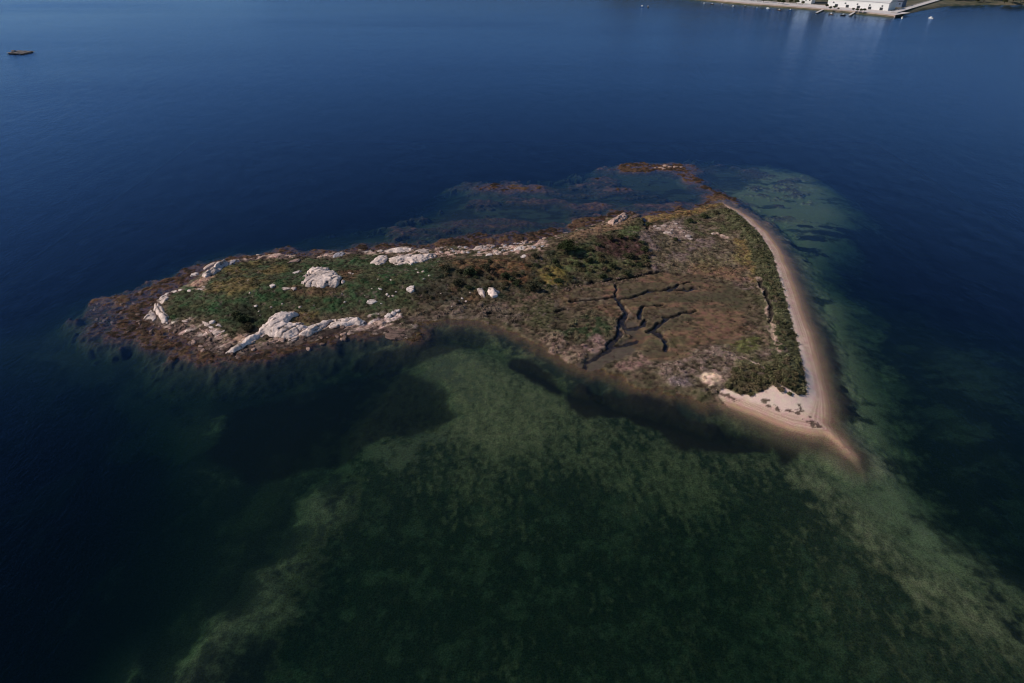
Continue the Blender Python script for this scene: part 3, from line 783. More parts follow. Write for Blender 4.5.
# single trees and bushes
def make_tree():
    root = empty('round_tree', (0,0,0))
    f = bush_mesh('crown', 3.6, 4.2, 2600, .28, (.040,.052,.020), 77, 9); f.parent = root; f.location = (0,0,1.2)
    s = stem_mesh('trunk', 4.6, 77, .22, 7, .5); s.parent = root
    return root
x, y, z = at(566,252)
put(make_tree(), (x,y,z), 1.0, 'tallest round green tree on the island, throwing a dark shadow to its right', 'tree')
dark = [make_bush('round_bush', 1.8, 2.4, 700, .24, c, 80+i, 6) for i, c in enumerate([(.048,.060,.027),(.065,.070,.032),(.060,.054,.030)])]
BUSH = [(534,291,1.5,'dark bush at the left end of the stony bank above the marsh'),
 (603,279,1.15,'round dark bush standing alone on the bank of the upper marsh creek'),
 (626,276,.8,'small dark bush right of the round one on the upper creek bank'),
 (558,282,1.0,'dark bush between the yellow grass and the stony bank'),
 (645,251,1.1,'dark bush at the east end of the reddish heath'),
 (610,240,1.0,'dark bush on the crest of the heath mound, left one of a pair'),
 (620,238,.9,'dark bush on the crest of the heath mound, right one of a pair'),
 (648,226,1.0,'small dark bush at the mouth of the northern gully'),
 (555,263,.9,'small dark bush just below the tall round tree'),
 (243,322,1.5,'dark bramble bush above the big whaleback rock'),
 (236,316,1.1,'dark bramble bush left of the whaleback rock in the grass'),
 (248,330,1.2,'dark bramble bush right against the top of the whaleback rock'),
 (505,278,1.2,'olive bush behind the split white boulder'),
 (470,275,1.6,'broad dark bush in the middle scrub'),
 (486,270,1.3,'dark bush uphill of the split white boulder'),
 (458,285,1.4,'broad olive bush left of the split white boulder'),
 (446,270,1.2,'olive bush below the long flat white rock'),
 (515,286,.9,'small green bush right of the split white boulder'),
 (630,258,1.0,'bush on the lower slope of the reddish heath'),
 (590,262,1.1,'bush beyond the shadow of the round tree'),
 (612,268,1.0,'olive bush on the yellow slope above the creek bank'),
 (578,266,.9,'olive bush in the middle of the green slope'),
 (640,266,.8,'small bush at the eastern foot of the heath mound'),
 (535,258,1.0,'green bush left of the tall round tree near the north shore'),
 (690,222,1.0,'low green bush in the north-eastern grass'),
 (704,218,1.1,'low green bush near the northern end of the beach'),
 (716,214,.9,'low green bush closest to the northern tip'),
 (676,240,.7,'low bush beside the pale stones of the north-east')]
for px, py, s, lab in BUSH:
    put(random.choice(dark), at(px,py), s*.85, lab, 'bush')

bq = reg([(425,292),(450,268),(480,262),(520,266),(548,262),(575,256),(600,246),(640,240),(652,256),(645,270),(600,276),(560,284),(530,290),(500,292),(470,298),(435,302)],2)
ys, xs = np.nonzero(bq > .6); order = list(range(len(xs))); r.shuffle(order); mids = []
for j in order:
    x, y = gx[xs[j]], gy[ys[j]]
    if all((x-a)**2+(y-b)**2 > 2.6**2 for a, b in mids):
        mids.append((x,y))
        if len(mids) >= 70: break
scrub = [make_bush('scrub_bush', 1.6, 1.3, 420, .22, c, 110+i, 6) for i, c in enumerate([(.066,.062,.032),(.085,.070,.036),(.055,.062,.030),(.100,.070,.046)])]
for x, y in mids:
    put(r.choice(scrub), (x,y,hz(x,y)), r.uniform(.45,1.0), 'low brownish bush in the scrub of the middle of the island', 'bush', 'bushes of the middle scrub')

# ------------------------------------------------------------------ rocks
def rock_obj(name, L, W, H, seed, mat, sub=3, joints=0.0, jang=0.0, cuts=7, hollow=False):
    """weathered boulder: ellipsoid flattened by random joint planes, with cracks"""
    bm_v, bm_f = ico(sub)
    r = random.Random(seed); V = []
    planes = []
    for k in range(cuts):
        n = Vector((r.uniform(-1,1), r.uniform(-1,1), r.uniform(-.2,1))).normalized(); planes.append((n, r.uniform(.55,.9)))
    planes.append((Vector((r.uniform(-.25,.25), r.uniform(-.25,.25),1)).normalized(), r.uniform(.55,.75)))
    off = Vector((seed*3.7, seed*1.3, 0))
    for p in bm_v:
        q = Vector(p)
        for n, d in planes:
            e = q.dot(n)-d
            if e > 0: q -= n*e*.92
        q *= 1 + .16*mnoise.noise(q*1.7+off) + .07*mnoise.noise(q*4.5+off)
        if joints:
            u = q.y*math.cos(jang)+q.x*math.sin(jang)*.6 + .12*mnoise.noise(q*2.2+off)
            s = abs(((u*joints) % 1.0)-.5)*2
            if s < .22 and q.z > 0: q *= 1-.13*(1-s/.22)
            u2 = q.x*1.0 + .25*mnoise.noise(q*1.5+off); s2 = abs(((u2*joints*.45) % 1.0)-.5)*2
            if s2 < .10 and q.z > 0: q *= 1-.10*(1-s2/.10)
        if hollow and q.z > .1 and (q.x*q.x+q.y*q.y) < .25: q.z -= .35
        V.append((q.x*L/2, q.y*W/2, q.z*H))
    return mesh_from(name, V, bm_f, mat, None, False if sub < 3 else True)

_ico = {}
def ico(sub):
    if sub not in _ico:
        import bmesh
        bm = bmesh.new(); bmesh.ops.create_icosphere(bm, subdivisions=sub, radius=1.0)
        _ico[sub] = ([tuple(v.co) for v in bm.verts], [[v.index for v in f.verts] for f in bm.faces]); bm.free()
    return _ico[sub]

_rr = random.Random(99)
def rock(p0, p1, W, H, label, mat=None, seed=None, group=None, joints=0.0, sub=3, name='boulder', sink=.25, cat='rock', hollow=False, tilt=0.0):
    if group and label.startswith('small'):
        k = _rr.uniform(.55,1.05); m0 = ((p0[0]+p1[0])/2, (p0[1]+p1[1])/2)
        p0 = (m0[0]+(p0[0]-m0[0])*k, m0[1]+_rr.uniform(-.9,.9)); p1 = (m0[0]+(p1[0]-m0[0])*k, m0[1]+_rr.uniform(-.9,.9))
        W *= _rr.uniform(.5,1.0); H *= _rr.uniform(.5,.9); mat = _rr.choice([M_ROCK,M_ROCK,M_ROCKW])
    a, b = Vector(at(*p0)), Vector(at(*p1))
    d = b-a; L = max(d.xy.length, .5)
    o = rock_obj(name, L*1.12, W*1.05, H*.8, seed or int(p0[0]*7+p0[1]), mat or M_ROCK, sub, joints, 0.3, hollow=hollow)
    c = (a+b)/2
    o.location = (c.x, c.y, hz(c.x,c.y)-sink*H)
    o.rotation_euler = (0, -math.atan2(d.z, L)*.7, math.atan2(d.y, d.x))
    return tag(o, label, cat, group)

def outcrop(poly, H, label, mat, axis=None, step=1.3, edge=1.1, group=None, warp=.8, seed=1, tilt=(0,0), rough=.35, holes=0.0):
    '''bedrock outcrop: outlined on the ground, rising from it in jointed slabs'''
    P = [np.array(at(*p)[:2]) for p in poly]
    c = sum(P)/len(P)
    g = .28
    lo = np.min(P, axis=0)-.8; hi = np.max(P, axis=0)+.8
    xs = np.arange(lo[0], hi[0], g); ys = np.arange(lo[1], hi[1], g); X, Y = np.meshgrid(xs, ys)
    ux0, uy0 = (1.0, .25) if axis is None else tuple((np.array(at(*axis[1])[:2])-np.array(at(*axis[0])[:2]))/np.linalg.norm(np.array(at(*axis[1])[:2])-np.array(at(*axis[0])[:2])))
    d = dline(P+[P[0]], X, Y); ins = np.zeros(X.shape, bool)
    for (ax, ay), (bx, by) in zip(P, P[1:]+P[:1]):
        ins ^= ((ay > Y) != (by > Y)) & (X < (bx-ax)*(Y-ay)/(by-ay+1e-12)+ax)
    d = np.where(ins, d, -d) + (fbm(X,Y,3.0,4,70+seed)-.5)*1.7 - holes*sstep(.575,.64,fbm(X*ux0+Y*uy0,(-X*uy0+Y*ux0)*1.9,3.6,3,111+seed))
    if axis is None: ux, uy = 1.0, .25
    else:
        a, b = np.array(at(*axis[0])[:2]), np.array(at(*axis[1])[:2]); e = (b-a)/np.linalg.norm(b-a); ux, uy = e
    u = (-(X-c[0])*uy + (Y-c[1])*ux) + (fbm(X,Y,6,4,80+seed)-.5)*warp*5
    w = ((X-c[0])*ux + (Y-c[1])*uy) + (fbm(X,Y,4,4,90+seed)-.5)*warp*4
    step *= 1.25; cu = np.floor(u/step); cw = np.floor(w/(step*3.4) + _hash(cu, cu*0, seed)*3)
    blk = _hash(cu, cw, seed+5)
    fu = np.abs(u/step-cu-.5)*2; fw = w/(step*3.4)+_hash(cu, cu*0, seed)*3; fw = np.abs(fw-np.floor(fw)-.5)*2
    groove = np.maximum(sstep(.74,.95,fu), sstep(.90,.985,fw)*.85)*sstep(.34,.52,fbm(X,Y,3.2,3,85+seed))
    e1 = fbm(X,Y,2.4,4,101+seed)*1.6; prof = .26*sstep(0,.30,d)+.26*sstep(.55,.85,d+e1-.8)*np.minimum(1,edge)+.22*sstep(1.5,1.9,d+e1*1.6-1.3)+.25*(1-np.exp(-np.maximum(d,0)/(edge*2.5)))
    h = H*prof*(1-rough+2*rough*blk) - groove*.45*min(1,H) + (fbm(X,Y,1.4,4,95+seed,.6)-.5)*.26 + ((X-c[0])*tilt[0]+(Y-c[1])*tilt[1])*prof
    T = up_Z(X, Y)
    H *= .42; edge *= .6
    T0 = T*.92 + float(np.mean(T[ins]))*.08 if ins.any() else T
    Zr = np.where(d > 0, np.maximum(T0+np.maximum(h,.05), T-.3), T-.5)
    idx2 = np.arange(X.size).reshape(X.shape)
    dm = np.maximum(np.maximum(d[:-1,:-1], d[1:,:-1]), np.maximum(d[:-1,1:], d[1:,1:]))
    Q = np.stack([idx2[:-1,:-1], idx2[:-1,1:], idx2[1:,1:], idx2[1:,:-1]], -1)[dm > 0]
    uq, inv = np.unique(Q, return_inverse=True)
    base = np.array([c[0], c[1], float(T0.mean())])
    V = np.stack([X, Y, Zr], -1).reshape(-1,3)[uq]-base
    # joints filled with dirt and lichen, as a property of the stone
    tone = np.ones(X.shape)*(.80+.30*blk); tone *= .70+.66*fbm(X,Y,2.2,5,99+seed,.6); tone *= 1-.28*sstep(.54,.68,fbm(X,Y,4,4,103+seed))
    cc = np.stack([tone, groove, tone*0], -1).reshape(-1,3)[uq]; cc = np.concatenate([cc, np.ones((len(cc),1))], 1)
    o = grid_mesh('outcrop', V, inv.reshape(-1,4), cc, mat, smooth=False)
    o.location = tuple(base)
    return tag(o, label, 'rock', group)

def up_Z(X, Y):
    fx = (X-X0)/GS; fy = (Y-Y0)/GS
    ix = np.clip(np.floor(fx).astype(int),0,nx-2); iy = np.clip(np.floor(fy).astype(int),0,ny-2); a, b = fx-ix, fy-iy
    return (Z[iy,ix]*(1-a)+Z[iy,ix+1]*a)*(1-b)+(Z[iy+1,ix]*(1-a)+Z[iy+1,ix+1]*a)*b

def mat_outcrop(name, c):
    m, t, o = nt(name)
    at_ = N(t, 'ShaderNodeAttribute', attribute_name='Col'); se = N(t, 'ShaderNodeSeparateColor'); t.links.new(at_.outputs['Color'], se.inputs['Color'])
    geo = N(t, 'ShaderNodeNewGeometry')
    n2 = N(t, 'ShaderNodeTexNoise', Scale=2.2, Detail=6.0, Roughness=.7); t.links.new(geo.outputs['Position'], n2.inputs['Vector'])
    r = N(t, 'ShaderNodeMapRange'); r.inputs['From Min'].default_value=.32; r.inputs['From Max'].default_value=.62; r.inputs['To Min'].default_value=.62; r.inputs['To Max'].default_value=1.08
    t.links.new(n2.outputs['Fac'], r.inputs['Value'])
    mu = N(t, 'ShaderNodeMath', operation='MULTIPLY'); t.links.new(r.outputs['Result'], mu.inputs[0]); t.links.new(se.outputs[0], mu.inputs[1])
    hs = N(t, 'ShaderNodeHueSaturation', Color=(*c,1)); t.links.new(mu.outputs[0], hs.inputs['Value'])
    mx = N(t, 'ShaderNodeMix', data_type='RGBA'); t.links.new(se.outputs[1], mx.inputs['Factor']); t.links.new(hs.outputs['Color'], mx.inputs[6]); mx.inputs[7].default_value = (.05,.036,.03,1)
    # tide-line darkening: black lichen and weed grow up to about half a metre above the water
    sp_ = N(t, 'ShaderNodeSeparateXYZ'); t.links.new(geo.outputs['Position'], sp_.inputs[0])
    n3 = N(t, 'ShaderNodeTexNoise', Scale=.7, Detail=3.0); t.links.new(geo.outputs['Position'], n3.inputs['Vector'])
    ad = N(t, 'ShaderNodeMath', operation='MULTIPLY_ADD'); ad.inputs[1].default_value=-1.0; t.links.new(n3.outputs['Fac'], ad.inputs[0]); t.links.new(sp_.outputs['Z'], ad.inputs[2])
    tr = N(t, 'ShaderNodeMapRange'); tr.inputs['From Min'].default_value=-.1; tr.inputs['From Max'].default_value=.25; t.links.new(ad.outputs[0], tr.inputs['Value'])
    m2 = N(t, 'ShaderNodeMix', data_type='RGBA'); t.links.new(tr.outputs['Result'], m2.inputs['Factor']); m2.inputs[6].default_value = (.055,.036,.028,1); t.links.new(mx.outputs[2], m2.inputs[7])
    b = N(t, 'ShaderNodeBsdfPrincipled', Roughness=.88); b.inputs['Specular IOR Level'].default_value=.2
    t.links.new(m2.outputs[2], b.inputs['Base Color'])
    bp = N(t, 'ShaderNodeBump', Strength=.5, Distance=.2); t.links.new(n2.outputs['Fac'], bp.inputs['Height']); t.links.new(bp.outputs['Normal'], b.inputs['Normal'])
    t.links.new(b.outputs['BSDF'], o.inputs['Surface'])
    return m
M_OUT = mat_outcrop('bedrock_pale', (.76,.61,.53)); M_OUTP = mat_outcrop('bedrock_pink', (.50,.34,.27))
outcrop([(254,336.5),(260,330),(267,322.5),(274,316),(283,313.5),(297,312.5),(299,315),(292,319),(289,324),(299,324),(308,328),(300,333),(292,338),(283,340),(272,337),(264,335)], 1.7,
        'big whaleback of smooth pale granite on the south shore', M_OUT, ((262,334),(292,316)), 2.0, 1.5, seed=1, tilt=(-.03,.05), rough=.12)
outcrop([(226,354),(234,347.5),(242,342.5),(249,337.5),(255,336),(260,332),(264,334),(256,341.5),(244,348.5),(234,354.5)], 1.4,
        'long pale ridge running down left from the whaleback rock', M_OUT, ((230,350),(256,336)), 1.8, .7, seed=2, rough=.2)
outcrop([(298,335.5),(305,330.5),(315,324.5),(326,320),(331,323.5),(323,330),(313,335.5),(303,339)], 1.4,
        'ribbed pale ledges just right of the whaleback rock', M_OUT, ((300,336),(328,321)), 1.1, .7, seed=3)
outcrop([(322,323),(330,321),(340,319.5),(352,317.5),(360,318),(367,321),(362,326),(352,326),(340,328),(330,328)], 1.5,
        'long pale ledge at the right end of the south shore rocks', M_OUT, ((325,327),(362,318)), 1.3, .7, seed=4, holes=1.5)
outcrop([(372,323),(379,320),(386,320),(389,324),(382,327),(375,327)], .9, 'flat pink ledge at the start of the little point', M_OUTP, ((374,325),(386,321)), 1.2, .6, seed=5)
outcrop([(299,282),(303,277),(308,271.5),(314,269.5),(323,268.5),(329,269.5),(334,272),(339,275),(345.5,282.5),(342,286),(332,287.5),(320,287.5),(308.5,288),(302.5,286)], 1.7,
        'largest cracked white dome of rock in the western grass', M_OUT, ((303,284),(338,271)), 1.9, 2.2, seed=6, tilt=(0,0), rough=.25, holes=2.0)
outcrop([(387,259),(398,257),(412,256),(425,255),(437,254.5),(437,256.5),(429,259.5),(421,263),(411,265),(404,264),(398,265.5),(391,265)], 1.5,
        'long wedge-shaped white rock near the north shore', M_OUT, ((390,262),(434,256)), 2.2, .8, seed=7, rough=.15, holes=1.2)
outcrop([(370,263.5),(374,259),(379,256),(387,256),(388,259),(384,263.5),(377,265.5)], 1.1, 'patchy white rock left of the long wedge', M_OUT, ((371,262),(386,257)), 1.4, .7, seed=8)
outcrop([(384,251.5),(392,249),(403,248),(413,248.5),(411,251.5),(398,252.5),(388,253)], 1.0, 'pale shoreline ledge behind the long wedge', M_OUT, ((385,252),(411,249)), 1.5, .7, seed=9)
outcrop([(154,304.5),(160,304.5),(164,310),(169,320),(169,324.5),(163,325),(158.5,317.5),(154.5,310)], 1.6, 'long pale slab sloping to the water at the western tip', M_OUT, ((157,305),(167,323)), 2.4, .7, seed=10, rough=.12)
outcrop([(142,320.5),(146,314.5),(150,310),(155,312),(158,318),(153,322),(147,322)], 1.2, 'blocky pale rock left of the long slab at the western tip', M_OUT, ((144,320),(155,312)), 1.4, .7, seed=11)
outcrop([(156,303),(160,298),(166,294.5),(169,297),(166,302.5),(161,304.5)], 1.0, 'pale lump just above the long slab at the western tip', M_OUT, ((157,302),(167,296)), 1.5, .7, seed=12)
outcrop([(202,276),(209,271),(217,266),(227,262),(229,264.5),(222,270),(214,274.5),(206,277.5)], 1.8, 'large tilted pale slab on the north-west shore', M_OUT, ((204,276),(226,263)), 1.7, .8, seed=13, tilt=(.05,0))
outcrop([(352,251.5),(362,250.5),(374,250),(374,252),(360,253)], .6, 'thin pale line of rock on the north shore', M_OUT, ((353,252),(374,251)), 1.2, .5, seed=14)
outcrop([(608,223.5),(613,218.5),(620,215.5),(628,215.5),(627,219),(620,223),(613,225.5)], 1.6, 'pinkish crag on the northern point', M_OUTP, ((609,224),(627,216)), 1.6, .8, seed=15)
for i,(a,b,W_,H_,m_) in enumerate([((202,322),(210,327),1.6,.7,M_ROCK),((206,323),(216,330),1.5,.7,M_ROCKW),((209,323),(216,321.5),1.8,.8,M_ROCKW),((216,324),(222,327),1.8,.8,M_ROCK),((212,333),(220,331),2.2,.8,M_ROCK),((206,330),(212,335),1.4,.6,M_ROCKP),((219,334),(226,331),1.6,.7,M_ROCK),((200,328),(206,333),1.4,.6,M_ROCKP),((224,341),(232,338),1.8,.6,M_ROCKP),((190,324),(197,327),1.3,.6,M_ROCKP),((182,321),(189,323),1.2,.5,M_ROCK)]):
    rock(a,b,W_,H_,'pale broken ledge tumbled among the weed of the south-west shore',m_,seed=1300+i,joints=1.5,sub=4,group='tumbled ledges of the south-west shore')
outcrop([(476,289),(483,288),(486,293),(486,299),(481,298),(478,294)], 1.9, 'left half of the split white boulder', M_OUT, ((478,290),(485,298)), 3, .5, seed=27, rough=.1)
outcrop([(488,288.5),(494,288.5),(500,292),(498,297),(492,298.5),(488,294)], 1.9, 'right half of the split white boulder', M_OUT, ((488,290),(498,296)), 3, .5, seed=18, rough=.1)
# west tip
rock((166,293),(178,292),4.6,1.4,'ring-shaped pale rock with a dark hollow near the western tip',M_ROCKW,sub=4,hollow=True)
rock((179,290),(183,290),1.6,.7,'small white stone right of the ring-shaped rock',M_ROCKW)
rock((189,275),(200,274),4.0,1.6,'rounded white boulder at the water edge of the north-west shore',M_ROCKW,sub=4)
rock((203,270),(222,261),3.0,1.6,'narrow pale slab behind the large tilted one on the north-west shore',M_ROCK,joints=1,sub=4)
rock((226,266),(239,261),3.2,1.3,'grey slab at the upper end of the tilted slabs on the north-west shore',M_ROCKG,sub=4)
for i,(px,py,w,h) in enumerate([(248,256,2,.7),(258,255,2.6,.8),(204,287,2.2,.7),(206,283,1.6,.6),(200,289,1.5,.5),(190,291,2.2,.6)]):
    rock((px-3,py),(px+3,py),w,h,'small pinkish rock along the grassy north-west shore',M_ROCKP,group='small rocks of the north-west shore')
# lower west shore
rock((209,323),(217,322),2.4,1.0,'white stone on the tumbled ledges of the south-west shore',M_ROCKW)
rock((213,333),(221,332),3.0,1.1,'blocky pale stone below the tumbled ledges of the south-west shore',M_ROCK)
rock((216,326),(221,325),2.0,.9,'grey stone at the right end of the tumbled ledges',M_ROCKG)
rock((355,325),(368,322),3.0,1.4,'grey block under the long pale ledge',M_ROCKG,sub=4)
rock((385,317),(392,315),3.0,1.3,'white boulder on the bank above the little point, left one of three',M_ROCKW)
rock((391,314),(396,313),2.4,1.1,'white boulder on the bank above the little point, middle one of three',M_ROCKW)
rock((394,311),(400,310),2.6,1.2,'white boulder on the bank above the little point, highest of three',M_ROCKW)
rock((384,330),(408,334),8.0,1.0,'low brown weedy rock that forms the little point',M_ROCKB,joints=2,sub=4,sink=.3)
rng = random.Random(21)
for i,(a,b,W_,H_,m_) in enumerate([((247,344),(262,336),3.0,1.0,M_ROCK),((238,341),(252,333),2.6,.9,M_ROCKP),((268,341),(286,336),3.2,1.0,M_ROCKP),((284,341),(304,334),3.2,1.0,M_ROCK),
  ((300,331),(318,323),3.4,1.2,M_ROCKW),((314,330),(332,321),3.0,1.1,M_ROCK),((330,328),(346,322),3.0,1.0,M_ROCKP),((346,327),(360,324),2.6,.9,M_ROCKP),((288,326),(304,322),3.4,1.1,M_ROCK),
  ((224,345),(238,340),2.6,.8,M_ROCKP),((215,340),(226,336),2.4,.7,M_ROCKP),((362,327),(378,326),2.8,.8,M_ROCKP),((252,341),(268,333),2.6,.8,M_ROCK),((276,331),(294,325),4.0,1.3,M_ROCKW)]):
    rock(a,b,W_,H_,'slanting pale ledge among the granite slabs of the south shore',m_,seed=1200+i,joints=2,sub=4,group='ledges of the south shore',sink=.35)
for i in range(46):
    px = rng.uniform(165,345); f = (px-165)/180
    base = 324+26*math.sin(min(1,f*1.25)*math.pi)*.95 if px < 300 else 343-(px-300)*.22
    py = base + rng.uniform(-7,9)
    s = rng.uniform(1.0,3.4)
    rock((px-s*.9,py+s*.4),(px+s*.9,py-s*.4),s*rng.uniform(.7,1.2),s*.4,'brown weed-covered rock on the south-west shore',rng.choice([M_ROCKB,M_ROCKB,M_ROCKP]),seed=300+i,group='weedy rocks of the south-west shore')
for i in range(40):
    px = rng.uniform(90,190); py = 312 + rng.uniform(-22,28)*min(1,(px-70)/70) + (px-140)*.03
    x, y = flat(px,py)
    if hz(x,y) > 1.2: continue
    s = rng.uniform(1.0,3.0)
    rock((px-s*.9,py+s*.2),(px+s*.9,py-s*.2),s*rng.uniform(.7,1.2),s*.36,'brown weed-covered rock lying awash off the western tip',M_ROCKB,seed=400+i,group='weedy rocks awash off the western tip')
# grass rocks
rock((290,275),(301,271),3.2,1.0,'flat white rock left of the cracked white dome',M_ROCKW)
rock((269,286),(276,286),3.0,1.0,'leftmost white boulder in the grass below the dome',M_ROCKW)
rock((279,288),(291,289),2.6,.9,'long low pinkish white rock in the grass below the dome',M_ROCK,sub=4)
rock((291,289),(297,289),2.2,.9,'stone touching the right end of the long low rock below the dome',M_ROCK)
rock((335,258),(342,252),4.5,2.4,'tall grey boulder with a black shaded side on the north shore',M_ROCKG,sub=4)
rock((326,257),(336,255),3.0,1.1,'pink rock left of the tall grey boulder',M_ROCKP)
rock((288,263),(300,260),3.0,.9,'dark red rock at the north edge of the grass',M_ROCKP)
rock((278,259),(288,257),3.0,.9,'brown rock at the north edge of the grass left of the red one',M_ROCKB)
rock((371,262),(384,262),2.6,.9,'small white ledge under the patchy white rock',M_ROCKW)
rock((415,252),(432,250),4.2,1.4,'grey-pink hump right behind the long wedge',M_ROCK,sub=4)
rock((376,252),(384,251),2.6,1.1,'rounded pinkish boulder at the left end of the shoreline ledge',M_ROCK)
rock((407,290),(416,289),4.2,1.9,'egg-shaped pale boulder alone in the grass',M_ROCKW,sub=4)
rock((367,302),(378,302),2.8,1.0,'white rock with a dark notch in the southern grass',M_ROCKW,joints=1,sub=4)
for px,py,s in [(381,303,1.2),(387,294,1.6),(389,297,1.4),(393,296,1.3),(396,292,1.5),(380,289,1.6)]:
    rock((px-s*1.3,py+.4),(px+s*1.3,py-.4),s*1.1,s*.45,'small white stone near the notched rock in the southern grass',M_ROCKW,group='stones near the notched rock')
for px,py,s in [(378,279,.9),(391,280,.9),(372,289,.9),(365,296,.8),(345,302,1.2),(342,293,1.2),(353,274,1.2),(350,273,1.4),(418,272,1.6),(423,271,1.4),(424,279,1.3),(429,275,1.1),(438,262,1.0),(416,269,1.1)]:
    rock((px-s*1.3,py+.2),(px+s*1.3,py-.3),s*1.1,s*.45,'small white stone in the grass right of the cracked dome',M_ROCKW,group='stones right of the cracked dome')
for px,py,s in [(256,306,2.2),(259,311,1.2),(260,316,.9),(271,307,1.6),(300,308,1.9),(250,293,1.2),(282,304,.9),(314,307,1.0),(248,280,.9)]:
    rock((px-s*1.2,py+.2),(px+s*1.2,py-.3),s*1.1,s*.42,'small white stone in the grass above the whaleback rock',M_ROCKW,group='stones above the whaleback rock')
for px,py,s in [(458,301,1.4),(462,298,1.6),(466,302,1.5),(470,293,1.1),(452,307,.8),(441,294,.8)]:
    rock((px-s*1.3,py+.3),(px+s*1.3,py-.3),s*1.1,s*.5,'small white stone left of the split boulder',M_ROCKW,group='stones left of the split boulder')
# north shore boulders
rock((474,251),(486,247),5.5,2.0,'big pale boulder in the middle of the north shore',M_ROCK,sub=4,joints=1)
rock((484,256),(494,254),3.2,1.2,'white slab just below the big north shore boulder',M_ROCKW)
rock((513,253),(525,247),6.0,2.0,'cream boulder at the east end of the pale north shore rocks',M_ROCKW,sub=4,joints=1.6)
rock((521,258),(527,254),2.6,1.0,'small cream rock under the cream boulder',M_ROCKW)
rock((535,244),(549,241),5.0,1.8,'purple-grey ledge left of the tall round tree',M_ROCKP,sub=4,joints=1)
rock((632,219),(638,215),4.0,1.8,'dark crag beside the pinkish one on the northern point',M_ROCKB,sub=4)
for i in range(78):
    px = rng.uniform(436,545); py = 250 - max(0,px-500)*.17 + rng.uniform(-4.5,4.5); s = rng.uniform(.9,2.6)
    rock((px-s,py+.3),(px+s,py-.4),s*rng.uniform(.8,1.3),s*.5,'pinkish boulder among the jumble along the north shore',rng.choice([M_ROCK,M_ROCK,M_ROCKP,M_ROCKP,M_ROCKP,M_ROCKG]),seed=500+i,group='boulders along the north shore',sub=3)
for i in range(30):
    px = rng.uniform(548,640); py = 240-(px-548)*.27 + rng.uniform(-5,4); s = rng.uniform(.8,1.9)
    rock((px-s,py+.3),(px+s,py-.4),s*rng.uniform(.8,1.3),s*.4,'reddish stone on the slope of the northern point',rng.choice([M_ROCKP,M_ROCKP,M_ROCKB]),seed=600+i,group='stones of the northern point')
for i,(px,py,s) in enumerate([(659,229,2.4),(664,226,2.0),(668,233,3.0),(675,224,2.0),(680,228,1.8),(688,236,2.6),(690,239,2.0),(655,226,1.6),(712,234,1.4),(722,236,1.4),(672,230,1.4),(684,233,1.3)]):
    rock((px-s*1.2,py+.6),(px+s*1.2,py-.6),s*1.2,s*.35,'pale stone in the dry grass of the north-east',M_ROCK,seed=700+i,group='stones of the north-eastern grass')
for i,(px,py,s) in enumerate([(661,168,2.2),(666,166,2.6),(670,167,2.2),(676,167,2.0),(681,167,1.6),(664,169,1.6),(655,168,1.4)]):
    rock((px-s*1.4,py),(px+s*1.4,py),s*1.3,s*.6,'pinkish rock on top of the weedy islet to the north',M_ROCKP,seed=720+i,group='rocks of the northern islet',sub=3)
# stones on the stony bank above the marsh
for i in range(46):
    f = rng.random(); px = 540+f*105; py = 293-f*17+rng.uniform(-2.5,3); s = rng.uniform(.5,1.1)
    rock((px-s,py),(px+s,py-.2),s*1.3,s*.55,'dark stone in the bank above the marsh',M_ROCKB,seed=800+i,group='stones of the marsh bank',sub=2)
# pale cobbles where the shrubs meet the beach
for i in range(24):
    q = row[rng.randrange(len(row)//5, len(row))]; x, y = q[0]+rng.uniform(.6,1.8), q[1]+rng.uniform(-1,1); s = rng.uniform(.3,.6)
    o = rock_obj('cobble', s*1.6, s*1.2, s*.5, 900+i, M_ROCKW, 2); o.location = (x,y,hz(x,y)-.05); o.rotation_euler = (0,0,rng.uniform(0,3))
    tag(o, 'pale cobble where the shrubs meet the upper beach', 'stone', 'cobbles of the upper beach')

# ------------------------------------------------------------------ mussel raft
M_WOOD = mat_plain('weathered_timber', (.30,.26,.24), .85, .3, 1.5)
M_HULL = mat_plain('rusty_float', (.13,.10,.09), .8, .3, 1.0)
M_WHITE = mat_plain('white_paint', (.78,.77,.74), .5, .08, .5)
def mussel_raft(px, py):
    x, y = flat(px, py)
    root = empty('mussel_raft', (x,y,0), math.radians(-12))
    for k in range(3):
        b = MB(); b.box(-11.5+k*9.6,-8.5+k*9.6,-9,9,-.6,1.3); b.build('float', M_HULL, root)
    for yy in (-9,-3,3,9):
        b = MB(); b.box(-14,14,yy-.3,yy+.3,1.3,1.9); b.build('main_beam', M_WOOD, root)
    b = MB()
    for k in range(52):
        if k % 17 < 10: b.box(-13.6+k*.54,-13.3+k*.54,-10.2,10.2,1.9,2.1)
    b.build('cross_pole_rack', M_WOOD, root)
    b = MB(); b.box(-12,-8,-3,1,2.1,4.3); h = b.build('hut', mat_plain('grey_boards', (.30,.29,.28)), root)
    b = MB(); b.poly([(-12.3,-3.3,4.3),(-7.7,-3.3,4.3),(-7.7,-1,5.2),(-12.3,-1,5.2)]).poly([(-12.3,1.3,4.3),(-12.3,-1,5.2),(-7.7,-1,5.2),(-7.7,1.3,4.3)]); b.build('roof', M_HULL, h)
    root.scale = (.74,.78,.5)
    return tag(root, 'dark timber mussel raft floating alone on the open water at the far left', 'raft')
mussel_raft(21,53)

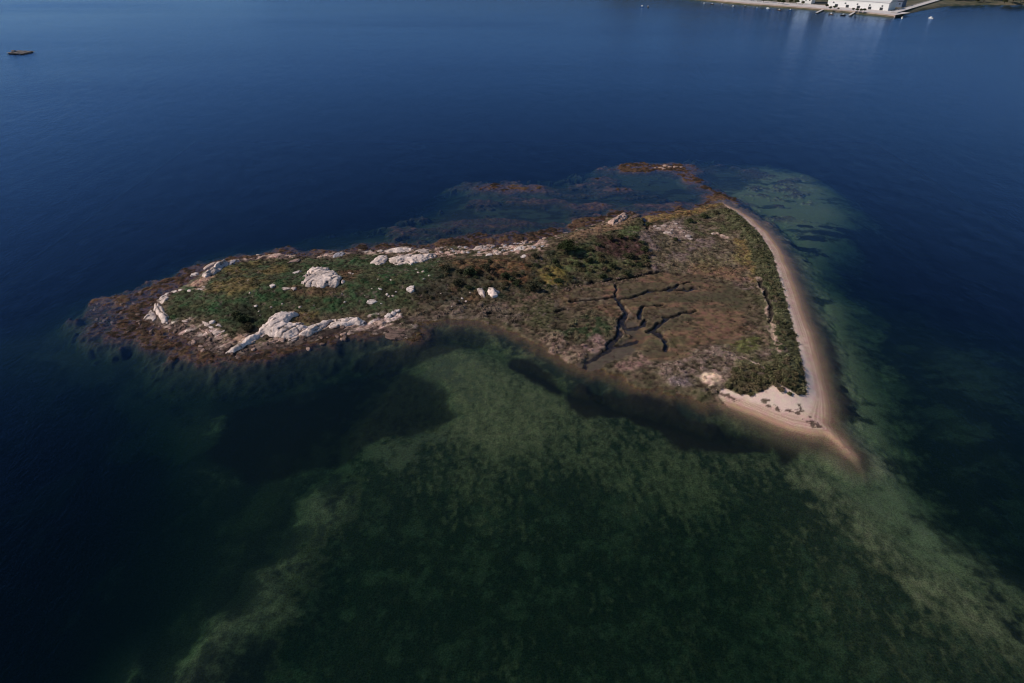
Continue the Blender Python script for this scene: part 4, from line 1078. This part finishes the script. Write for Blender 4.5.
# ------------------------------------------------------------------ far coast
SHORE = [(640,-6),(700,0.5),(740,4.5),(800,9),(850,13),(894,17.5),(905,14),(925,9.5),(948,6),(985,4.5),(1024,5),(1090,8)]
sh = [flat(*p) for p in SHORE]
def coast():
    V, F = [], []
    rings = [(-14,-3.0),(-2,-.4),(0,1.2),(10,2.6),(60,2.9),(110,3.4),(170,12),(280,34),(420,60),(800,95)]
    n = len(sh)
    pts = []
    for a, b in zip(sh[:-1], sh[1:]):
        L = math.hypot(b[0]-a[0], b[1]-a[1]); m = max(1,int(L/12))
        pts += [(a[0]+(b[0]-a[0])*k/m, a[1]+(b[1]-a[1])*k/m) for k in range(m)]
    pts.append(sh[-1])
    pts = [(-900,2300),(-300,1900),(150,1520)] + pts + [(1150,1120),(1500,1000)]
    for i, (x, y) in enumerate(pts):
        f = i/len(pts)
        for d, z in rings:
            nz = mnoise.noise(Vector((x*.006, (y+d)*.006, 3)))
            jx = mnoise.noise(Vector((x*.05,y*.05,1)))*4*(d < 5)
            zz = z*(1+.5*nz) if z > 5 else z
            V.append((x+d*.12, y+d+jx, zz))
    m = len(rings)
    for i in range(len(pts)-1):
        for j in range(m-1):
            F.append((i*m+j, (i+1)*m+j, (i+1)*m+j+1, i*m+j+1))
    return V, F
V, F = coast()
M_COAST = None
def mat_coast():
    m, t, o = nt('coast_ground')
    geo = N(t, 'ShaderNodeNewGeometry')
    n1 = N(t, 'ShaderNodeTexNoise', Scale=.06, Detail=6.0, Roughness=.7); t.links.new(geo.outputs['Position'], n1.inputs['Vector'])
    cr = N(t, 'ShaderNodeValToRGB'); e = cr.color_ramp.elements
    e[0].position=.35; e[0].color=(.035,.045,.02,1); e[1].position=.62; e[1].color=(.15,.115,.075,1)
    m2 = e.new(.5); m2.color = (.09,.08,.04,1)
    t.links.new(n1.outputs['Fac'], cr.inputs['Fac'])
    b = N(t, 'ShaderNodeBsdfPrincipled', Roughness=.9); t.links.new(cr.outputs['Color'], b.inputs['Base Color']); t.links.new(b.outputs['BSDF'], o.inputs['Surface'])
    return m
tag(mesh_from('coast_terrain', V, F, mat_coast(), None, True), kind='structure')
def coast_z(x, y):
    """height of the coast strip behind the shoreline"""
    return 2.6

# seawall with promenade
M_CONC = mat_plain('pink_concrete', (.46,.36,.31), .8, .2, .2)
M_CONC2 = mat_plain('pale_concrete', (.62,.56,.52), .8, .15, .2)
def ribbon(P, w, z0, z1, off=0.0):
    b = MB(); L, R = [], []
    for i, p in enumerate(P):
        a = np.array(P[max(i-1,0)]); c = np.array(P[min(i+1,len(P)-1)]); d = (c-a)/np.linalg.norm(c-a); nrm = np.array([-d[1], d[0]])
        if nrm[1] < 0: nrm = -nrm
        L.append(np.array(p)+nrm*off); R.append(np.array(p)+nrm*(off+w))
    for i in range(len(P)-1):
        a0,a1,b0,b1 = L[i],L[i+1],R[i],R[i+1]
        b.poly([(*a0,z1),(*a1,z1),(*b1,z1),(*b0,z1)]); b.poly([(*a0,z0),(*a1,z0),(*a1,z1),(*a0,z1)]); b.poly([(*b0,z1),(*b1,z1),(*b1,z0),(*b0,z0)])
    return b
ww = sh[1:6]
wall = ribbon(ww, 2.0, -1.0, 3.0, 2.0).build('seawall', M_CONC); tag(wall, 'pink stone seawall along the far shore', 'seawall')
tag(ribbon(ww, 40.0, 2.6, 3.05, 4.0).build('promenade', M_CONC2), kind='structure')

M_GLASS = mat_plain('dark_glass', (.03,.035,.04), .15, .1, 1, .6)
M_TILE = mat_plain('roof_tile', (.38,.17,.10), .85, .2, .3)
M_CREAM = mat_plain('cream_render', (.70,.62,.54), .8, .1, .2)
def building(name, px, py, L, D, H, rz, label, wallm, roofm, cols, rows, gable=True, back=0.0, z=3.0, doors=0):
    x, y = flat(px, py)
    root = empty(name, (x, y+back, z), rz)
    b = MB(); b.box(-L/2,L/2,0,D,-2.5,H); b.build('wall', wallm, root)
    r = MB()
    if gable:
        e = .8; rh = D*.22
        r.poly([(-L/2-e,-e,H+.05),(L/2+e,-e,H+.05),(L/2+e,D/2,H+rh),(-L/2-e,D/2,H+rh)]); r.poly([(L/2+e,D+e,H+.05),(-L/2-e,D+e,H+.05),(-L/2-e,D/2,H+rh),(L/2+e,D/2,H+rh)])
        r.poly([(-L/2-e,-e,H+.05),(-L/2-e,D/2,H+rh),(-L/2-e,D+e,H+.05)]); r.poly([(L/2+e,-e,H+.05),(L/2+e,D+e,H+.05),(L/2+e,D/2,H+rh)])
    else:
        r.box(-L/2-.4,L/2+.4,-.4,D+.4,H+.01,H+.7)
    r.build('roof', roofm, root)
    for j in range(rows):
        for i in range(cols):
            wx = -L/2 + L*(i+.5)/cols; wz = H*(j+.55)/rows
            f = MB().box(wx-min(1.1,L/cols*.2),wx+min(1.1,L/cols*.2),-.12,.0,wz-.8,wz+.9).build('window', M_GLASS, root)
    for i in range(doors):
        wx = -L/2 + L*(i+.85)/doors*.92
        MB().box(wx-2.2,wx+2.2,-.2,-.0,-.4,3.6).build('door', M_GLASS, root)
    return tag(root, label, 'building')
ang = math.atan2(sh[5][1]-sh[2][1], sh[5][0]-sh[2][0])
building('white_warehouse', 856, 10.6, 88, 30, 10, ang, 'long white warehouse on the quay between the two small jetties', M_WHITE, mat_plain('pale_roof',(.62,.60,.58)), 5, 1, True, 0, 3.06, 5)
building('waterfront_house', 803, 5.4, 24, 14, 26, ang, 'tall white waterfront house left of the white warehouse', M_WHITE, M_TILE, 4, 3, True, 0)
building('apartment_block', 822, -8, 46, 16, 46, ang, 'white apartment block behind the warehouse, mostly above the frame', M_WHITE, M_TILE, 7, 7, False, 0, 12)
building('waterfront_house', 780, 1.5, 24, 13, 9, ang, 'low cream house by the promenade with a tiled roof', M_CREAM, M_TILE, 5, 2, True, 0)
building('boat_shed', 893, 9, 22, 18, 8, ang, 'grey-blue boat shed at the right end of the quay', mat_plain('blue_sheet',(.12,.16,.24)), mat_plain('dark_sheet',(.09,.10,.13)), 3, 1, True, 0)
building('waterfront_house', 750, -4, 26, 14, 12, ang, 'pink house behind the promenade at the top edge', M_CONC, M_TILE, 5, 2, True, 0, 5)
building('apartment_block', 850, -14, 70, 18, 44, ang, 'wide white apartment block on the slope behind the quay', M_WHITE, M_TILE, 9, 6, False, 0, 20)

def deck(name, p0, p1, w, z, label, cat, mat, rail=False, lean=0):
    a, b = Vector((*flat(*p0),0)), Vector((*flat(*p1),0)); d = b-a; L = d.length
    root = empty(name, a, math.atan2(d.y, d.x))
    MB().box(0,L,-w/2,w/2,z-.5,z).build('deck', mat, root)
    for k in range(max(2,int(L/14))):
        q = MB()
        for s in (-1,1): q.tube((2+k*14,s*(w/2-.4),-3),(2+k*14,s*(w/2-.4),z-.5),.35)
        q.build('pile_pair', M_HULL, root)
    if rail:
        for s in (-1,1):
            q = MB(); q.box(0,L,s*(w/2-.15)-.06,s*(w/2-.15)+.06,z+.95,z+1.1)
            for k in range(int(L/4)): q.box(k*4,k*4+.12,s*(w/2-.15)-.05,s*(w/2-.15)+.05,z,z+.95)
            q.build('railing', M_WHITE, root)
    return tag(root, label, cat)
deck('jetty', (825,9.5), (816.5,13.5), 3.0, 1.6, 'small white jetty reaching from the seawall left of the warehouse', 'jetty', M_CONC2)
deck('jetty', (857,11.5), (849.5,16), 3.0, 1.6, 'small white jetty reaching from the seawall in front of the warehouse', 'jetty', M_CONC2)
deck('long_pier', (893,15.5), (948,-1), 9.0, 4.2, 'long pale pier with railings running out from the end of the quay', 'pier', M_CONC2, True)

# coast trees and bushes
M_LEAF = [mat_plain('leaf_dark',(.030,.042,.018),.9,.4,.8), mat_plain('leaf_olive',(.055,.060,.024),.9,.4,.8)]
def coast_tree(seed, kind):
    root = empty('coast_tree', (0,0,0))
    f = bush_mesh('crown', 3.2, 4.6, 500, .7, [(.032,.045,.018),(.055,.06,.026)][kind], 200+seed, 7); f.parent = root; f.location = (0,0,1.8)
    s = stem_mesh('trunk', 6.0, seed, .25, 5, .3); s.parent = root
    return root
ctp = [coast_tree(i, i % 2) for i in range(4)]
# points walk along the promenade and the wooded right shore
for i,(px,py,s) in enumerate([(826.5,7.5,1.0),(830,9.5,.8),(834,9.0,.9),(853,11.2,.8),(857,11.6,.9),(861,12.0,.8),(864,12,.8),(838,10,.6)]):
    x, y = flat(px,py,3); put(ctp[i%4], (x,y,3.05), s*.85, 'dark tree standing in front of the white warehouse', 'tree', 'trees in front of the warehouse')
for i in range(12):
    px = 735+i*6.0+random.uniform(-2,2); py = (px-740)*.078+1.0+random.uniform(-2.2,-.6)
    x, y = flat(px,py,4); put(ctp[i%4], (x,y,3.2), random.uniform(.7,1.2), 'tree on the green strip behind the promenade', 'tree', 'trees behind the promenade')
for i in range(26):
    px = 948+i*3.3+random.uniform(-1.5,1.5); py = random.uniform(-.6,3.6)
    x, y = flat(px,py,2.7); put(ctp[i%4], (x,y,2.5), random.uniform(1.0,1.9), 'tree on the wooded shore right of the long pier', 'tree', 'trees of the wooded shore')

# boats
def make_boat(hullm):
    root = empty('motor_boat', (0,0,0))
    st = [(-3.2,1.05,.9),(-1,1.2,.95),(1.4,1.0,1.05),(2.8,.5,1.2),(3.6,.04,1.3)]
    V, F = [], []
    for x, w, h in st: V += [(x,-w,h),(x,-w*.65,-.25),(x,0,-.4),(x,w*.65,-.25),(x,w,h)]
    for i in range(4):
        for j in range(4): F.append((i*5+j,(i+1)*5+j,(i+1)*5+j+1,i*5+j+1))
    F.append((0,1,2,3,4)); 
    for i in range(4): F.append((i*5,i*5+4,(i+1)*5+4,(i+1)*5))
    mesh_from('hull', V, F, hullm, root)
    b = MB(); b.box(-.6,1.2,-.75,.75,1.0,2.3); b.build('cabin', M_WHITE, root)
    b = MB(); b.box(1.2,1.24,-.65,.65,1.45,2.1); b.build('windscreen', M_GLASS, root)
    b = MB(); b.box(-3.65,-3.2,-.25,.25,.1,1.5); b.build('outboard_motor', M_HULL, root)
    return root
boats = [make_boat(M_WHITE), make_boat(mat_plain('blue_hull',(.06,.14,.30),.4,.1)), make_boat(M_HULL)]
for k,(px,py,s,lab) in enumerate([(931,18.5,0,'white motor boat moored off the long pier, nearest to the camera'),(901,13.5,0,'white motor boat moored close under the long pier'),
  (1012,2.5,0,'white motor boat moored far right off the wooded shore'),(902,18.5,0,'white motor boat just right of the quay end'),(843,15.5,2,'dark boat moored between the two small jetties'),(831,14.5,2,'dark boat moored near the left jetty'),
  (642,7,1,'blue boat far out in mid channel, left one of a pair'),(648,7.2,2,'dark boat far out in mid channel, right one of a pair')]):
    x, y = flat(px,py); put(boats[s], (x,y,0.0), 1.0, lab, 'boat', None)
for i,px in enumerate([704,712,722,733,745,757,768,779,790]):
    py = (px-700)*.0865+3.0+random.uniform(-.4,.8); x, y = flat(px,py)
    put(boats[[0,2,1][i%3]], (x,y,0.0), .8, 'small boat moored in the line along the seawall', 'boat', 'boats moored along the seawall')

# ------------------------------------------------------------------ light, sky, camera
SUN_EL, SUN_AZ = math.radians(36), math.radians(-91)      # azimuth from +Y, clockwise positive
sd = Vector((math.cos(SUN_EL)*math.sin(SUN_AZ), math.cos(SUN_EL)*math.cos(SUN_AZ), math.sin(SUN_EL)))
L = bpy.data.lights.new('sun', 'SUN'); L.energy = 3.9; L.angle = math.radians(.5); L.color = (1.0,.89,.78)
lo = link(bpy.data.objects.new('sun', L)); lo.rotation_euler = (-sd).to_track_quat('-Z','Y').to_euler(); lo.location = (0,0,300)
W = bpy.data.worlds.new('World'); SC.world = W; W.use_nodes = True
t = W.node_tree; t.nodes.clear()
s = t.nodes.new('ShaderNodeTexSky'); s.sky_type = 'NISHITA'; s.sun_disc = False
s.sun_elevation = SUN_EL; s.sun_rotation = SUN_AZ; s.air_density = 1.0; s.dust_density = .05; s.ozone_density = 6.0; s.altitude = 0
bg = t.nodes.new('ShaderNodeBackground'); bg.inputs['Strength'].default_value = .085
wo = t.nodes.new('ShaderNodeOutputWorld')
t.links.new(s.outputs['Color'], bg.inputs['Color']); t.links.new(bg.outputs['Background'], wo.inputs['Surface'])

cam = bpy.data.cameras.new('camera'); cam.lens = LENS; cam.sensor_width = 36.0; cam.clip_end = 12000; cam.clip_start = 1.0
co = link(bpy.data.objects.new('camera', cam)); co.location = (0,0,CAM_H); co.rotation_euler = (math.pi/2-PITCH, 0, 0)
SC.camera = co
SC.render.resolution_x, SC.render.resolution_y = 1024, 683
v = SC.view_settings; v.view_transform = 'Standard'; v.look = 'None'; v.exposure = 0.0; v.gamma = 1.0; v.use_curve_mapping = False
SC.cycles.pixel_filter_type = 'BLACKMAN_HARRIS'; SC.cycles.filter_width = 1.15; SC.cycles.max_bounces = 6; SC.cycles.transparent_max_bounces = 12; SC.cycles.use_denoising = True; SC.cycles.denoising_prefilter = 'ACCURATE'; SC.cycles.denoising_input_passes = 'RGB_ALBEDO_NORMAL'; SC.cycles.caustics_reflective = False
